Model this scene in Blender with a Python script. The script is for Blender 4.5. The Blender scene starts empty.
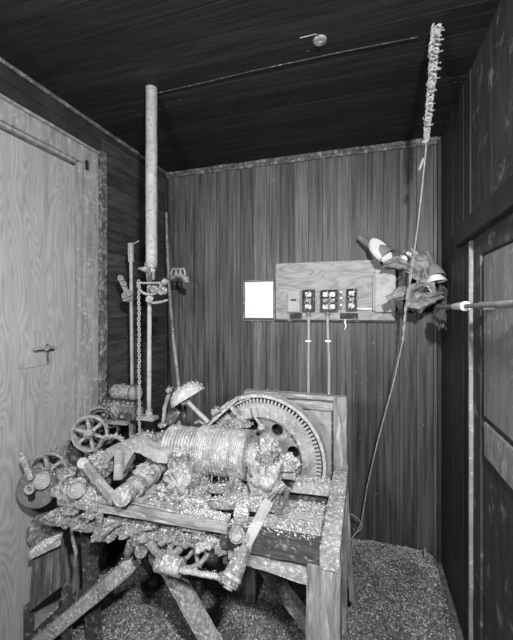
import bpy, bmesh, math, random
from mathutils import Vector, Matrix, Quaternion, noise
from mathutils.bvhtree import BVHTree
random.seed(7)
V = Vector
COL = bpy.context.scene.collection
PI = math.pi
YAW = math.radians(17.3); CS, SN = math.cos(YAW), math.sin(YAW)
F = 350.0; CX = 256.0; HY = 310.0; EYE = 1.54
BACK = 2.40; LEFT = -1.49; RIGHT = 0.44; CEIL = 2.61

def ray(px, py):
    u = (px-CX)/F; v = -(py-HY)/F
    return V((u*CS-SN, u*SN+CS, v))
def P(px, py, Y):
    r = ray(px, py); return V((0, 0, EYE)) + r*(Y/r.y)
def PX(px, py, X):
    r = ray(px, py); return V((0, 0, EYE)) + r*(X/r.x)
def PZ(px, py, Z):
    r = ray(px, py); return V((0, 0, EYE)) + r*((Z-EYE)/r.z)
def S(n, px, Y):                                     # length of n pixels at that place
    r = ray(px, HY); return n*(Y/r.y)/F

# ------------------------------------------------------------------ materials
def mat(name, c1, c2, scale=6, stretch=(1, 1, 1), rough=.8, bump=.25, metal=0, dirt=0, dirtc=.6, dscale=35, wave=None, island=0, spots=None, contour=0, dmap=0):
    m = bpy.data.materials.new(name); m.use_nodes = True
    nt = m.node_tree; N = nt.nodes; L = nt.links; N.clear()
    out = N.new('ShaderNodeOutputMaterial'); b = N.new('ShaderNodeBsdfPrincipled')
    L.new(b.outputs[0], out.inputs[0])
    tc = N.new('ShaderNodeTexCoord'); mp = N.new('ShaderNodeMapping'); mp.inputs['Scale'].default_value = stretch
    L.new(tc.outputs['Object'], mp.inputs[0])
    vec = mp.outputs[0]
    if island:
        g = N.new('ShaderNodeNewGeometry'); va = N.new('ShaderNodeVectorMath'); va.operation = 'ADD'
        sc = N.new('ShaderNodeMath'); sc.operation = 'MULTIPLY'; sc.inputs[1].default_value = 37
        L.new(g.outputs['Random Per Island'], sc.inputs[0]); L.new(vec, va.inputs[0]); L.new(sc.outputs[0], va.inputs[1])
        vec = va.outputs[0]
    if wave:
        w = N.new('ShaderNodeTexWave'); w.wave_type = 'BANDS'; w.bands_direction = wave.get('dir', 'Y')
        w.inputs['Scale'].default_value = wave['scale']; w.inputs['Distortion'].default_value = wave['dist']
        w.inputs['Detail'].default_value = 2; w.inputs['Detail Scale'].default_value = wave.get('ds', 1.0)
        L.new(vec, w.inputs['Vector']); wf = w.outputs['Fac']
    n = N.new('ShaderNodeTexNoise'); n.inputs['Scale'].default_value = scale; n.inputs['Detail'].default_value = 7
    n.inputs['Roughness'].default_value = .65; L.new(vec, n.inputs['Vector'])
    fac = n.outputs['Fac']
    cr = N.new('ShaderNodeMapRange'); cr.inputs[1].default_value = .32; cr.inputs[2].default_value = .68
    L.new(fac, cr.inputs[0]); fac = cr.outputs[0]
    if wave:
        mx = N.new('ShaderNodeMix'); mx.data_type = 'FLOAT'; mx.inputs[0].default_value = wave.get('mix', .5)
        L.new(fac, mx.inputs[2]); L.new(wf, mx.inputs[3]); fac = mx.outputs[0]
    if contour:
        mu = N.new('ShaderNodeMath'); mu.operation = 'MULTIPLY'; mu.inputs[1].default_value = contour
        cn = N.new('ShaderNodeTexNoise'); cn.inputs['Scale'].default_value = 1.6; cn.inputs['Detail'].default_value = 1.5; cn.inputs['Distortion'].default_value = .4
        L.new(vec, cn.inputs['Vector']); L.new(cn.outputs['Fac'], mu.inputs[0])
        pg = N.new('ShaderNodeMath'); pg.operation = 'PINGPONG'; pg.inputs[1].default_value = .5; L.new(mu.outputs[0], pg.inputs[0])
        m2 = N.new('ShaderNodeMapRange'); m2.inputs[1].default_value = 0; m2.inputs[2].default_value = .5; L.new(pg.outputs[0], m2.inputs[0])
        mx = N.new('ShaderNodeMix'); mx.data_type = 'FLOAT'; mx.inputs[0].default_value = .55
        L.new(fac, mx.inputs[2]); L.new(m2.outputs[0], mx.inputs[3]); fac = mx.outputs[0]
    hgt = fac
    def rgb(v): return (v, v, v, 1)
    c = N.new('ShaderNodeMix'); c.data_type = 'RGBA'; c.inputs[6].default_value = rgb(c1); c.inputs[7].default_value = rgb(c2)
    L.new(fac, c.inputs[0]); col = c.outputs[2]
    if island:
        mr = N.new('ShaderNodeMapRange'); mr.inputs[3].default_value = 1-island; mr.inputs[4].default_value = 1+island
        L.new(g.outputs['Random Per Island'], mr.inputs[0])
        vm = N.new('ShaderNodeVectorMath'); vm.operation = 'SCALE'; L.new(col, vm.inputs[0]); L.new(mr.outputs[0], vm.inputs['Scale']); col = vm.outputs[0]
    if dirt:
        d = N.new('ShaderNodeTexNoise'); d.inputs['Scale'].default_value = dscale; d.inputs['Detail'].default_value = 6; d.inputs['Roughness'].default_value = .7
        L.new(vec if dmap else tc.outputs['Object'], d.inputs['Vector'])
        dr = N.new('ShaderNodeMapRange'); dr.inputs[1].default_value = .58-dirt*.3; dr.inputs[2].default_value = .76-dirt*.3
        L.new(d.outputs['Fac'], dr.inputs[0])
        c2n = N.new('ShaderNodeMix'); c2n.data_type = 'RGBA'; c2n.inputs[7].default_value = rgb(dirtc)
        L.new(dr.outputs[0], c2n.inputs[0]); L.new(col, c2n.inputs[6]); col = c2n.outputs[2]
        ad = N.new('ShaderNodeMath'); ad.operation = 'ADD'; L.new(hgt, ad.inputs[0]); L.new(dr.outputs[0], ad.inputs[1]); hgt = ad.outputs[0]
    if spots:
        vo = N.new('ShaderNodeTexVoronoi'); vo.inputs['Scale'].default_value = spots[0]; vo.inputs['Randomness'].default_value = 1
        L.new(tc.outputs['Object'], vo.inputs['Vector'])
        lt = N.new('ShaderNodeMath'); lt.operation = 'LESS_THAN'; lt.inputs[1].default_value = spots[1]; L.new(vo.outputs['Distance'], lt.inputs[0])
        c3 = N.new('ShaderNodeMix'); c3.data_type = 'RGBA'; c3.inputs[7].default_value = rgb(spots[2])
        L.new(lt.outputs[0], c3.inputs[0]); L.new(col, c3.inputs[6]); col = c3.outputs[2]
    L.new(col, b.inputs['Base Color']); b.inputs['Roughness'].default_value = rough; b.inputs['Metallic'].default_value = metal
    b.inputs['Specular IOR Level'].default_value = .35
    if bump:
        bp = N.new('ShaderNodeBump'); bp.inputs['Strength'].default_value = bump; bp.inputs['Distance'].default_value = .01
        L.new(hgt, bp.inputs['Height']); L.new(bp.outputs[0], b.inputs['Normal'])
    return m

M = dict(
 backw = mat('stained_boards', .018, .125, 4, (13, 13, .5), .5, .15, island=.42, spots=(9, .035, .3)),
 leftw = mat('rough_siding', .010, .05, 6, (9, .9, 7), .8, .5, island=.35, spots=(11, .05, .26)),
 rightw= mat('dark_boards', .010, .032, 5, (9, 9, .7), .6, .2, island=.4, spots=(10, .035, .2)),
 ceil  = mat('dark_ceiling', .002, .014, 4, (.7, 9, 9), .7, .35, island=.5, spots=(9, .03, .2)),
 mould = mat('dusty_moulding', .02, .12, 14, (1, 1, 1), .8, .5, dirt=.3, dirtc=.30),
 darktrim = mat('dark_trim', .012, .03, 5, (1, 1, 1), .6, .3),
 ply   = mat('door_plywood', .17, .30, 3, (6, 6, .8), .55, .06, contour=22),
 casing= mat('door_casing', .13, .27, 5, (6, 6, 1), .7, .3, dirt=.1, dirtc=.45),
 rdoor = mat('right_door', .022, .05, 4, (5, 5, 1), .7, .2, dirt=.05, dirtc=.22, dscale=12),
 rpanel= mat('right_door_panel', .13, .2, 4, (5, 5, 1), .6, .15, dirt=.1, dirtc=.3, dscale=20),
 board = mat('switch_board', .17, .36, 4, (2, 6, 8), .6, .1, contour=8),
 paper = mat('paper', .66, .72, 20, (1, 1, 1), .8, .05),
 timber= mat('timber', .10, .28, 9, (1, 1, 1), .85, .4, dirt=.30, dirtc=.55, dscale=70),
 timberx=mat('timber_grain_x', .09, .28, 6, (1, 8, 8), .85, .4, dirt=.2, dirtc=.5, dscale=14, dmap=1),
 timberz=mat('timber_grain_z', .08, .26, 6, (8, 8, 1), .85, .4, dirt=.10, dirtc=.5, dscale=5, dmap=1),
 timberd=mat('timber_dark', .02, .06, 8, (1, 6, 6), .8, .4, dirt=.1, dirtc=.35, dscale=40),
 crust = mat('crusted_metal', .04, .26, 16, (1, 1, 1), .9, .9, dirt=.38, dirtc=.72, dscale=90),
 bind  = mat('bin_boards', .02, .10, 6, (9, 9, 1), .85, .4, dirt=.08, dirtc=.3, dscale=5, dmap=1),
 discd = mat('dull_disc', .05, .13, 8, (1, 1, 1), .6, .3, dirt=.12, dirtc=.3, dscale=40),
 dung  = mat('dusted_drum', .14, .46, 14, (1, 1, 1), .9, .9, dirt=.25, dirtc=.66, dscale=60),
 gearm = mat('dusty_casting', .12, .32, 10, (1, 1, 1), .8, .5, dirt=.16, dirtc=.6, dscale=50),
 iron  = mat('dusty_iron', .06, .24, 14, (1, 1, 1), .75, .6, dirt=.25, dirtc=.55, dscale=80),
 irond = mat('dark_iron', .015, .08, 12, (1, 1, 1), .6, .5, dirt=.22, dirtc=.38, dscale=40),
 disc  = mat('gear_web', .13, .17, 10, (1, 1, 1), .6, .15, dirt=.05, dirtc=.4, dscale=25),
 rope  = mat('rope', .2, .4, 40, (1, 1, 1), .9, .6),
 cable = mat('coil_rope', .12, .48, 18, (1, 1, 1), .9, .8, dirt=.2, dirtc=.8),
 pipe  = mat('pipe', .18, .27, 9, (1, 1, 1), .6, .4, dirt=.16, dirtc=.12, dscale=50),
 chip  = mat('chips', .22, .60, 300, (1, 1, 1), .9, .1, island=.6),
 fchip = mat('floor_chips', .20, .42, 60, (1, 1, 1), .9, .1, island=.4),
 soil  = mat('floor_dirt', .04, .2, 30, (1, 1, 1), .95, .9, dirt=.2, dirtc=.3, dscale=60),
 black = mat('black_part', .006, .015, 10, (1, 1, 1), .5, .1),
 porc  = mat('porcelain', .5, .65, 10, (1, 1, 1), .35, .1),
 boxm  = mat('grey_box', .20, .30, 8, (1, 1, 1), .5, .2, dirt=.1, dirtc=.12),
 boxl  = mat('light_box', .27, .40, 8, (1, 1, 1), .5, .2, dirt=.1, dirtc=.16),
 cloth = mat('rag', .10, .42, 18, (1, 1, 1), .95, .8, dirt=.2, dirtc=.5),
 clothd= mat('dark_rag', .03, .12, 14, (1, 1, 1), .95, .8, dirt=.12, dirtc=.4),
 lampg = mat('lamp_grey', .13, .24, 8, (1, 1, 1), .4, .2),
 white = mat('white_enamel', .62, .75, 8, (1, 1, 1), .4, .1),
)

# ------------------------------------------------------------------ mesh builder
class B:
    def __init__(s): s.bm = bmesh.new()
    def add(s, fn, mtx):
        r = fn(s.bm); bmesh.ops.transform(s.bm, matrix=mtx, verts=r['verts']); return r['verts']
    def box(s, c, d, rot=None):
        m = Matrix.Translation(c) @ (rot.to_4x4() if rot else Matrix.Identity(4)) @ Matrix.Diagonal((*d, 1))
        s.add(lambda bm: bmesh.ops.create_cube(bm, size=1), m); return s
    def beam(s, a, b, w, h, up=(0, 0, 1)):            # w across, h along 'up'
        a, b = V(a), V(b); z = (b-a); L = z.length; z.normalize(); u = V(up)
        x = u.cross(z)
        if x.length < 1e-3: x = V((0, 1, 0)).cross(z)
        x.normalize(); y = z.cross(x)
        R = Matrix((x, y, z)).transposed()
        return s.box((a+b)/2, (w, h, L), R)
    def cyl(s, a, b, r, r2=None, n=24):
        a, b = V(a), V(b); d = b-a; q = d.to_track_quat('Z', 'Y')
        m = Matrix.Translation((a+b)/2) @ q.to_matrix().to_4x4()
        s.add(lambda bm: bmesh.ops.create_cone(bm, cap_ends=True, segments=n, radius1=r, radius2=r if r2 is None else r2, depth=d.length), m); return s
    def lump(s, c, d, amp=.25, sc=2.2, sub=4, rot=None, seed=0):
        m = Matrix.Translation(c) @ (rot.to_4x4() if rot else Matrix.Identity(4)) @ Matrix.Diagonal((*d, 1))
        def f(bm):
            r = bmesh.ops.create_icosphere(bm, subdivisions=sub, radius=1)
            for v in r['verts']: v.co *= 1+amp*noise.noise(v.co*sc+V((seed*7.1, seed*3.3, 0)))*1.6+amp*.5*noise.noise(v.co*sc*3.1+V((seed, 0, 5)))
            return r
        s.add(f, m); return s
    def tube(s, pts, r, n=10, close=False):
        pts = [V(p) for p in pts]; rs = r if isinstance(r, list) else [r]*len(pts); rings = []; k = len(pts); ref = None
        for i, p in enumerate(pts):
            t = (pts[(i+1) % k]-pts[i-1]) if close else (pts[min(i+1, k-1)]-pts[max(i-1, 0)])
            t.normalize()
            if ref is None: ref = t.orthogonal().normalized()
            ref = (ref-t*ref.dot(t)).normalized(); bi = t.cross(ref)
            rings.append([s.bm.verts.new(p+(ref*math.cos(a)+bi*math.sin(a))*rs[i]) for a in [2*PI*j/n for j in range(n)]])
        for i in range(k if close else k-1):
            A, Bq = rings[i], rings[(i+1) % k]
            for j in range(n): s.bm.faces.new((A[j], A[(j+1) % n], Bq[(j+1) % n], Bq[j]))
        if not close: s.bm.faces.new(rings[0][::-1]); s.bm.faces.new(rings[-1])
        return s
    def lathe(s, c, axis, prof, n=40, a0=0, a1=2*PI, ref=None):        # prof: closed loop of (radius, along)
        ax = V(axis).normalized(); rf = V(ref) if ref else ax.orthogonal()
        rf = (rf-ax*rf.dot(ax)).normalized(); bi = ax.cross(rf); full = abs(a1-a0-2*PI) < 1e-4
        m = n if full else n+1; rings = []
        for i in range(m):
            a = a0+(a1-a0)*i/n; d = rf*math.cos(a)+bi*math.sin(a)
            rings.append([s.bm.verts.new(V(c)+d*max(r, .0005)+ax*z) for r, z in prof])
        k = len(prof)
        for i in range(n):
            A, Bq = rings[i], rings[(i+1) % m]
            for j in range(k): s.bm.faces.new((A[j], A[(j+1) % k], Bq[(j+1) % k], Bq[j]))
        if not full: s.bm.faces.new(rings[0][::-1]); s.bm.faces.new(rings[-1])
        return s
    def ring(s, c, axis, ro, ri, w, **k): return s.lathe(c, axis, [(ri, -w/2), (ro, -w/2), (ro, w/2), (ri, w/2)], **k)
    def prism(s, pts, d):                                # polygon (3-D) extruded by vector d
        a = [s.bm.verts.new(V(p)) for p in pts]; b = [s.bm.verts.new(V(p)+V(d)) for p in pts]; n = len(a)
        s.bm.faces.new(a[::-1]); s.bm.faces.new(b)
        for i in range(n): s.bm.faces.new((a[i], a[(i+1) % n], b[(i+1) % n], b[i]))
        return s
ORG = {}
MACH = []
def fin(b, name, m, parent=None, rough=0, res=.03, nsc=22, bevel=0, smooth=None, kind=None, label=None, cat=None, group=None, mach=False):
    bm = b.bm
    bmesh.ops.recalc_face_normals(bm, faces=bm.faces)
    if bevel: bmesh.ops.bevel(bm, geom=[e for e in bm.edges if len(e.link_faces) == 2 and e.calc_face_angle(0) > .6], offset=bevel, segments=2, affect='EDGES', clamp_overlap=True)
    if rough:
        for _ in range(4):
            es = [e for e in bm.edges if e.calc_length() > res]
            if not es or len(bm.verts) > 30000: break
            bmesh.ops.subdivide_edges(bm, edges=es, cuts=1, use_grid_fill=True)
        bm.normal_update(); sd = len(ORG)*1.7
        for v in bm.verts:
            v.co += v.normal*rough*(noise.noise(v.co*nsc+V((sd, 0, 0)))+.6*noise.noise(v.co*nsc*2.9+V((0, sd, 0))))
    lo = V([min(v.co[i] for v in bm.verts) for i in range(3)]); hi = V([max(v.co[i] for v in bm.verts) for i in range(3)])
    o0 = (lo+hi)/2
    if parent is None: o0 = V((o0.x, o0.y, lo.z))
    bmesh.ops.translate(bm, verts=bm.verts, vec=-o0)
    me = bpy.data.meshes.new(name); bm.to_mesh(me); bm.free(); me.materials.append(m)
    if smooth is None: smooth = rough > 0
    for p in me.polygons: p.use_smooth = True
    me.set_sharp_from_angle(angle=math.radians(75 if rough else 35))
    o = bpy.data.objects.new(name, me); COL.objects.link(o)
    if parent is not None: o.parent = parent; o.location = o0-ORG[parent.name]
    else: o.location = o0
    ORG[o.name] = o0
    if kind: o['kind'] = kind
    if label: o['label'] = label
    if cat: o['category'] = cat
    if group: o['group'] = group
    if mach: MACH.append(o)
    return o
def thing(name, loc, label, cat, group=None):
    o = bpy.data.objects.new(name, None); COL.objects.link(o); o.location = loc; o.empty_display_size = .05
    o['label'] = label; o['category'] = cat; ORG[o.name] = V(loc)
    if group: o['group'] = group
    return o
def wheel(c, axis, r, w, rim, hub, nsp, spw, a0=0, mt='iron', parent=None, name='spoked_wheel', rough=.002):
    ax = V(axis).normalized(); u = V((0, 0, 1)); u = (u-ax*u.dot(ax)).normalized(); v = ax.cross(u)
    b = B(); b.ring(c, ax, r, r-rim, w, n=44); rm = fin(b, 'rim', M[mt], parent, rough=rough, res=.05)
    b = B(); b.cyl(V(c)-ax*w*.9, V(c)+ax*w*.9, hub); fin(b, 'hub', M[mt], parent, rough=rough, res=.02)
    for k in range(nsp):
        a = a0+2*PI*k/nsp; d = u*math.cos(a)+v*math.sin(a)
        b = B(); b.beam(V(c)+d*hub*.7, V(c)+d*(r-rim*.6), spw, w*.45, up=ax); fin(b, 'spoke', M[mt], parent, rough=rough, res=.03)

# ------------------------------------------------------------------ setting
YN = -0.9
def planks_wall(name, m, horizontal, span, z0, z1, width, place, depth=.02):
    b = B(); x = span[0] if not horizontal else z0; end = span[1] if not horizontal else z1
    while x < end-1e-4:
        w = min(width*random.uniform(.97, 1.03), end-x); g = .0014
        j = random.uniform(0, .0012)
        if horizontal: lo, hi = (span[0], x+g), (span[1], x+w-g)
        else: lo, hi = (x+g, z0), (x+w-g, z1)
        cx, cz = (lo[0]+hi[0])/2, (lo[1]+hi[1])/2; dx, dz = hi[0]-lo[0], hi[1]-lo[1]
        c, d = place(cx, cz, dx, dz, depth, j); b.box(c, d); x += w
    # backing sheet
    c, d = place((span[0]+span[1])/2, (z0+z1)/2, span[1]-span[0], z1-z0, .02, -.02); b.box(c, d)
    return fin(b, name, m, bevel=.0015, kind='structure')
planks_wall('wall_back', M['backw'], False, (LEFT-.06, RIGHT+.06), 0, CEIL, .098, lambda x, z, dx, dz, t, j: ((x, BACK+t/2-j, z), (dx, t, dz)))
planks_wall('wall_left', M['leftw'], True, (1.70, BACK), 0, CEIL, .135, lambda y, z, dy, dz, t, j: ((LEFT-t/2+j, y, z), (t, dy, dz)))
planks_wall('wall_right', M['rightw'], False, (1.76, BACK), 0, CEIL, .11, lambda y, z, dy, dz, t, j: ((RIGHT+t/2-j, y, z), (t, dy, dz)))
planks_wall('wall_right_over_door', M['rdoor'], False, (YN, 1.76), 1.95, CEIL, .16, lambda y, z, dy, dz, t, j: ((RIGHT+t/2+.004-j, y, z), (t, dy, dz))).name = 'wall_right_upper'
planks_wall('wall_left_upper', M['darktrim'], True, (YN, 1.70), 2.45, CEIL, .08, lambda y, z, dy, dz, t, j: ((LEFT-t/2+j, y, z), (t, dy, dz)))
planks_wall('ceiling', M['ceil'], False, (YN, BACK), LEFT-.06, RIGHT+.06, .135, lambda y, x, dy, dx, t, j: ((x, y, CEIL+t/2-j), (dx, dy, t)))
b = B(); b.box((-.5, YN-.03, CEIL/2), (2.1, .03, CEIL)); fin(b, 'wall_front', M['darktrim'], kind='structure')
b = B(); b.box(((LEFT+RIGHT)/2, (YN+BACK)/2, -.06), (RIGHT-LEFT+.1, BACK-YN+.1, .1)); fin(b, 'floor', M['soil'], kind='structure')

# ceiling mouldings
b = B(); b.cyl((LEFT+.01, BACK-.012, CEIL-.014), (RIGHT-.02, BACK-.012, CEIL-.014), .014, n=14)
b.beam((LEFT+.01, BACK-.008, CEIL-.036), (RIGHT-.02, BACK-.008, CEIL-.036), .014, .02)
fin(b, 'trim_1', M['mould'], rough=.003, res=.05, kind='structure')
b = B(); b.cyl((LEFT+.012, YN, CEIL-.010), (LEFT+.012, BACK-.03, CEIL-.010), .011, n=10)
fin(b, 'trim_2', M['mould'], rough=.005, res=.05, kind='structure')
b = B(); b.beam((LEFT+.012, BACK-.015, 0), (LEFT+.012, BACK-.015, CEIL-.05), .02, .02); fin(b, 'trim_3', M['darktrim'], rough=.002, kind='structure')
b = B(); b.beam((RIGHT-.012, BACK-.02, 0), (RIGHT-.012, BACK-.02, CEIL-.03), .02, .03); fin(b, 'trim_4', M['darktrim'], rough=.002, kind='structure')

# left door and its casing
d1 = fin(B().box((LEFT-.032, (YN+1.520)/2, 1.165), (.03, 1.520-YN, 2.31)), 'door_1', M['ply'], kind='structure', bevel=.002)
pc = PX(34, 349, LEFT-.01)
fin(B().box((LEFT-.014, pc.y, pc.z), (.008, .16, .17)), 'patch_board', M['ply'], d1, bevel=.002)
h1 = fin(B().beam(PX(33, 349, LEFT+.02), PX(53, 347, LEFT+.02), .014, .012).cyl(PX(46, 348, LEFT), PX(46, 348, LEFT+.03), .012), 'door_latch', M['iron'], d1)
fin(B().beam(PX(46, 344, LEFT+.018), PX(47, 362, LEFT+.018), .006, .008), 'hasp', M['irond'], h1)
b = B()
b.box((LEFT-.016, 1.541, 1.185), (.05, .022, 2.37)); b.box((LEFT-.06, 1.52, 1.185), (.01, .1, 2.37)); b.box((LEFT+.006, 1.605, 1.22), (.024, .10, 2.44))
b2 = B(); b2.box((LEFT+.006, 1.692, 1.24), (.04, .05, 2.46)); fin(b2, 'trim_11', M['mould'], rough=.005, res=.04, bevel=.003, kind='structure')
fin(b, 'trim_5', M['casing'], rough=.002, res=.06, bevel=.003, kind='structure')
b = B(); b.box((LEFT+.006, (YN+1.65)/2, 2.39), (.024, 1.65-YN, .09)); b.box((LEFT+.014, (YN+1.65)/2, 2.44), (.04, 1.65-YN, .014)); b.box((LEFT-.01, (YN+1.5)/2, 2.335), (.04, 1.5-YN, .016)); b.box((LEFT-.06, (YN+1.5)/2, 2.33), (.01, 1.5-YN, .1))
fin(b, 'trim_6', M['casing'], rough=.002, res=.08, bevel=.003, kind='structure')
# strike plate recess in the casing
fin(B().box(PX(86, 165, LEFT+.03), (.004, .025, .05)), 'trim_7', M['darktrim'], kind='structure', bevel=.002)

# right doorway: header, casing and door
b = B(); b.box((RIGHT-.008, (YN+1.91)/2, 1.90), (.036, 1.91-YN, .09)); b.box((RIGHT-.012, (YN+1.92)/2, 1.85), (.046, 1.92-YN, .014))
fin(b, 'trim_8', M['darktrim'], rough=.002, res=.08, bevel=.003, kind='structure')
b = B(); b.box((RIGHT-.004, 1.725, .92), (.02, .022, 1.84)); fin(b, 'trim_9', M['casing'], rough=.002, res=.06, bevel=.003, kind='structure')
b = B(); b.box((RIGHT+.014, 1.66, .93), (.03, .1, 1.83)); b.box((RIGHT+.014, (YN+1.63)/2, 1.81), (.03, 1.63-YN, .1))
fin(b, 'trim_10', M['rdoor'], rough=.002, res=.06, bevel=.003, kind='structure')
d2 = fin(B().box((RIGHT+.022, (YN+1.61)/2, .88), (.03, 1.61-YN, 1.76)), 'door_2', M['rdoor'], kind='structure', bevel=.002)
fin(B().box((RIGHT+.004, 1.36, 1.04), (.012, .40, .13)), 'patch_board', M['casing'], d2, rough=.002, bevel=.002)
fin(B().box((RIGHT+.003, 1.26, 1.44), (.012, .60, .62)), 'upper_panel', M['rpanel'], d2, bevel=.002)

# floor covering: heaped litter
b = B(); nx, ny = 90, 120; grid = []
for j in range(ny+1):
    row = []
    for i in range(nx+1):
        x = LEFT+.01+(RIGHT-LEFT-.04)*i/nx; y = .9+(BACK-.01-.9)*j/ny
        e = min(1, max(0, (RIGHT-.02-x)/.05), 1)
        h = .012+.03*max(0, noise.noise(V((x*2.3, y*2.3, 1))))+.05*math.exp(-((x-.15)**2+(y-2.2)**2)/.12)+.008*noise.noise(V((x*20, y*20, 0)))+.006*noise.noise(V((x*60, y*60, 0)))
        row.append(b.bm.verts.new((x, y, max(.004, h*e))))
    grid.append(row)
for j in range(ny):
    for i in range(nx): b.bm.faces.new((grid[j][i], grid[j][i+1], grid[j+1][i+1], grid[j+1][i]))
b.box(((LEFT+RIGHT)/2-.005, (.9+BACK)/2, .001), (RIGHT-LEFT-.05, BACK-.9-.03, .002))
floorlit = fin(b, 'floor_litter', M['soil'], kind='stuff', label='trodden layer of dirt and plaster litter spread over the floor', cat='dirt')

# ================================================================== wall fittings
YW = BACK-.003
def wp(px, py, off=0): return P(px, py, YW-off)
# switch board
t = thing('switch_board', wp(335, 292), 'wide plywood board on the boarded back wall carrying electrical outlets', 'board')
a, c_ = wp(275.5, 264), wp(275.5, 321); e = wp(394, 321)
fin(B().box(((a.x+e.x)/2, YW-.009, (a.z+c_.z)/2), (e.x-a.x, .016, a.z-c_.z)), 'board_panel', M['board'], t, bevel=.002)
fin(B().box(((a.x+e.x)/2, YW-.016, c_.z+.006), (e.x-a.x, .03, .013)), 'lower_batten', M['timberd'], t, rough=.001, bevel=.002)
for q in ((280, 269), (281, 314), (330, 264.5), (371, 315)):
    fin(B().cyl(wp(*q, .017), wp(*q, .021), .004, n=10), 'screw', M['irond'], t)
def outlet(px0, px1, py0, py1, name, label, kind):
    a, b_ = wp(px0, py0, .018), wp(px1, py1, .018); c = (a+b_)/2; w = b_.x-a.x; h = a.z-b_.z
    t = thing(name, (c.x, YW-.018, b_.z), label, 'electrical outlet' if kind else 'switch')
    yb = YW-.018
    if kind == 0:
        fin(B().box((c.x, yb-.014, c.z), (w, .028, h)), 'cover_plate', M['boxl'], t, bevel=.004)
        fin(B().box((c.x, yb-.030, c.z+.01), (w*.42, .01, .012)), 'slot', M['black'], t)
        return
    fin(B().box((c.x, yb-.004, c.z), (w, .008, h)).box((c.x-w/2+.003, yb-.02, c.z), (.006, .04, h)).box((c.x+w/2-.003, yb-.02, c.z), (.006, .04, h)).box((c.x, yb-.02, c.z-h/2+.003), (w, .04, .006)).box((c.x, yb-.02, c.z+h/2-.003), (w, .04, .006)), 'open_box', M['irond'], t, rough=.001)
    cols = (0,) if kind == 1 else (-w*.2, w*.2)
    for dx in cols:
        for k in (-1, 0, 1):
            z = c.z+k*h*.28
            fin(B().box((c.x+dx, yb-.022, z), (w*(.5 if kind == 1 else .3), .03, h*.2)), 'terminal_block', M['porc'] if k else M['iron'], t, bevel=.003, rough=.001, res=.01)
            fin(B().cyl((c.x+dx-.006, yb-.036, z), (c.x+dx-.006, yb-.043, z), .0045, n=8).cyl((c.x+dx+.009, yb-.036, z+.004), (c.x+dx+.009, yb-.043, z+.004), .0045, n=8), 'terminal_screw', M['white'], t)
    r = random.Random(int(px0)); pts = []
    for k in range(9): pts.append((c.x+r.uniform(-.4, .4)*w, yb-.042-r.uniform(0, .012), c.z+h*(.45-.11*k)))
    fin(B().tube(pts, .0025, n=6), 'loose_wire', M['irond'], t)
    fin(B().tube([(p[0]*.5+c.x*.5+r.uniform(-.012, .012), p[1]-.006, p[2]) for p in pts[::-1]], .002, n=6), 'loose_wire', M['white'], t)
outlet(287.5, 299.5, 291, 312, 'blank_switch_cover', 'plain grey covered switch, leftmost fitting on the wall board', 0)
outlet(302, 314, 290, 311.5, 'open_outlet_box', 'narrow uncovered outlet box showing its wiring above the left conduit', 1)
outlet(320, 337, 290, 311.5, 'open_outlet_box', 'wide double uncovered outlet box above the right conduit', 2)
outlet(345.5, 356, 289, 310.5, 'open_outlet_box', 'narrow uncovered outlet box, rightmost open box on the board', 1)
# dark strips that paint in the shade falling under the boxes
for i, (x0, x1, lb) in enumerate(((289, 301, 'dark strip painting the shade under the plain switch cover'), (339, 357, 'dark strip painting the shade under the rightmost open outlet box'))):
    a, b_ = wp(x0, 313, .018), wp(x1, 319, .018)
    fin(B().box(((a.x+b_.x)/2, YW-.021, (a.z+b_.z)/2), (b_.x-a.x, .008, a.z-b_.z)), 'shade_strip', M['timberd'], rough=.001, bevel=.002, label=lb, cat='plate')
t = thing('junction_box', wp(341, 300, .018), 'small knobbed connector between the double and rightmost open boxes', 'connector')
fin(B().beam(wp(339.5, 290, .03), wp(339.5, 309, .03), .016, .02, up=(0, -1, 0)), 'bar', M['iron'], t, rough=.001)
for yy in (292, 298, 305): fin(B().cyl(wp(340, yy, .038), wp(340, yy, .052), .008, n=12), 'knob', M['porc'], t)
t = thing('cable_stub', wp(362, 309, .018), 'short pale cable stub running right from the rightmost open box', 'cable')
fin(B().tube([wp(356, 308.5, .026), wp(362, 309, .028), wp(372, 309, .028)], .0095), 'sheath', M['porc'], t, rough=.001)
fin(B().cyl(wp(371, 309, .028), wp(374, 309, .028), .014, n=16), 'bushing', M['irond'], t)
# tall pale box
t = thing('meter_box', wp(383, 321, .018), 'tall pale box with an embossed diamond at the board right end', 'box')
a, b_ = wp(374, 270, .018), wp(394, 312, .018)
fin(B().box(((a.x+b_.x)/2, YW-.04, (a.z+b_.z)/2), (b_.x-a.x, .05, a.z-b_.z)), 'box_body', M['boxl'], t, bevel=.005)
cc = wp(382.5, 281, .062)
for rr in (.030, .016):
    fin(B().ring((cc.x, YW-.067, cc.z), (0, 1, 0), rr, rr-.005, .006, n=4, ref=(0, 0, 1)), 'embossed_diamond', M['boxm'], t)
fin(B().box((a.x-.008, YW-.036, (a.z+b_.z)/2-.01), (.014, .03, a.z-b_.z-.03)), 'side_hinge', M['boxm'], t, bevel=.002)
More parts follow.
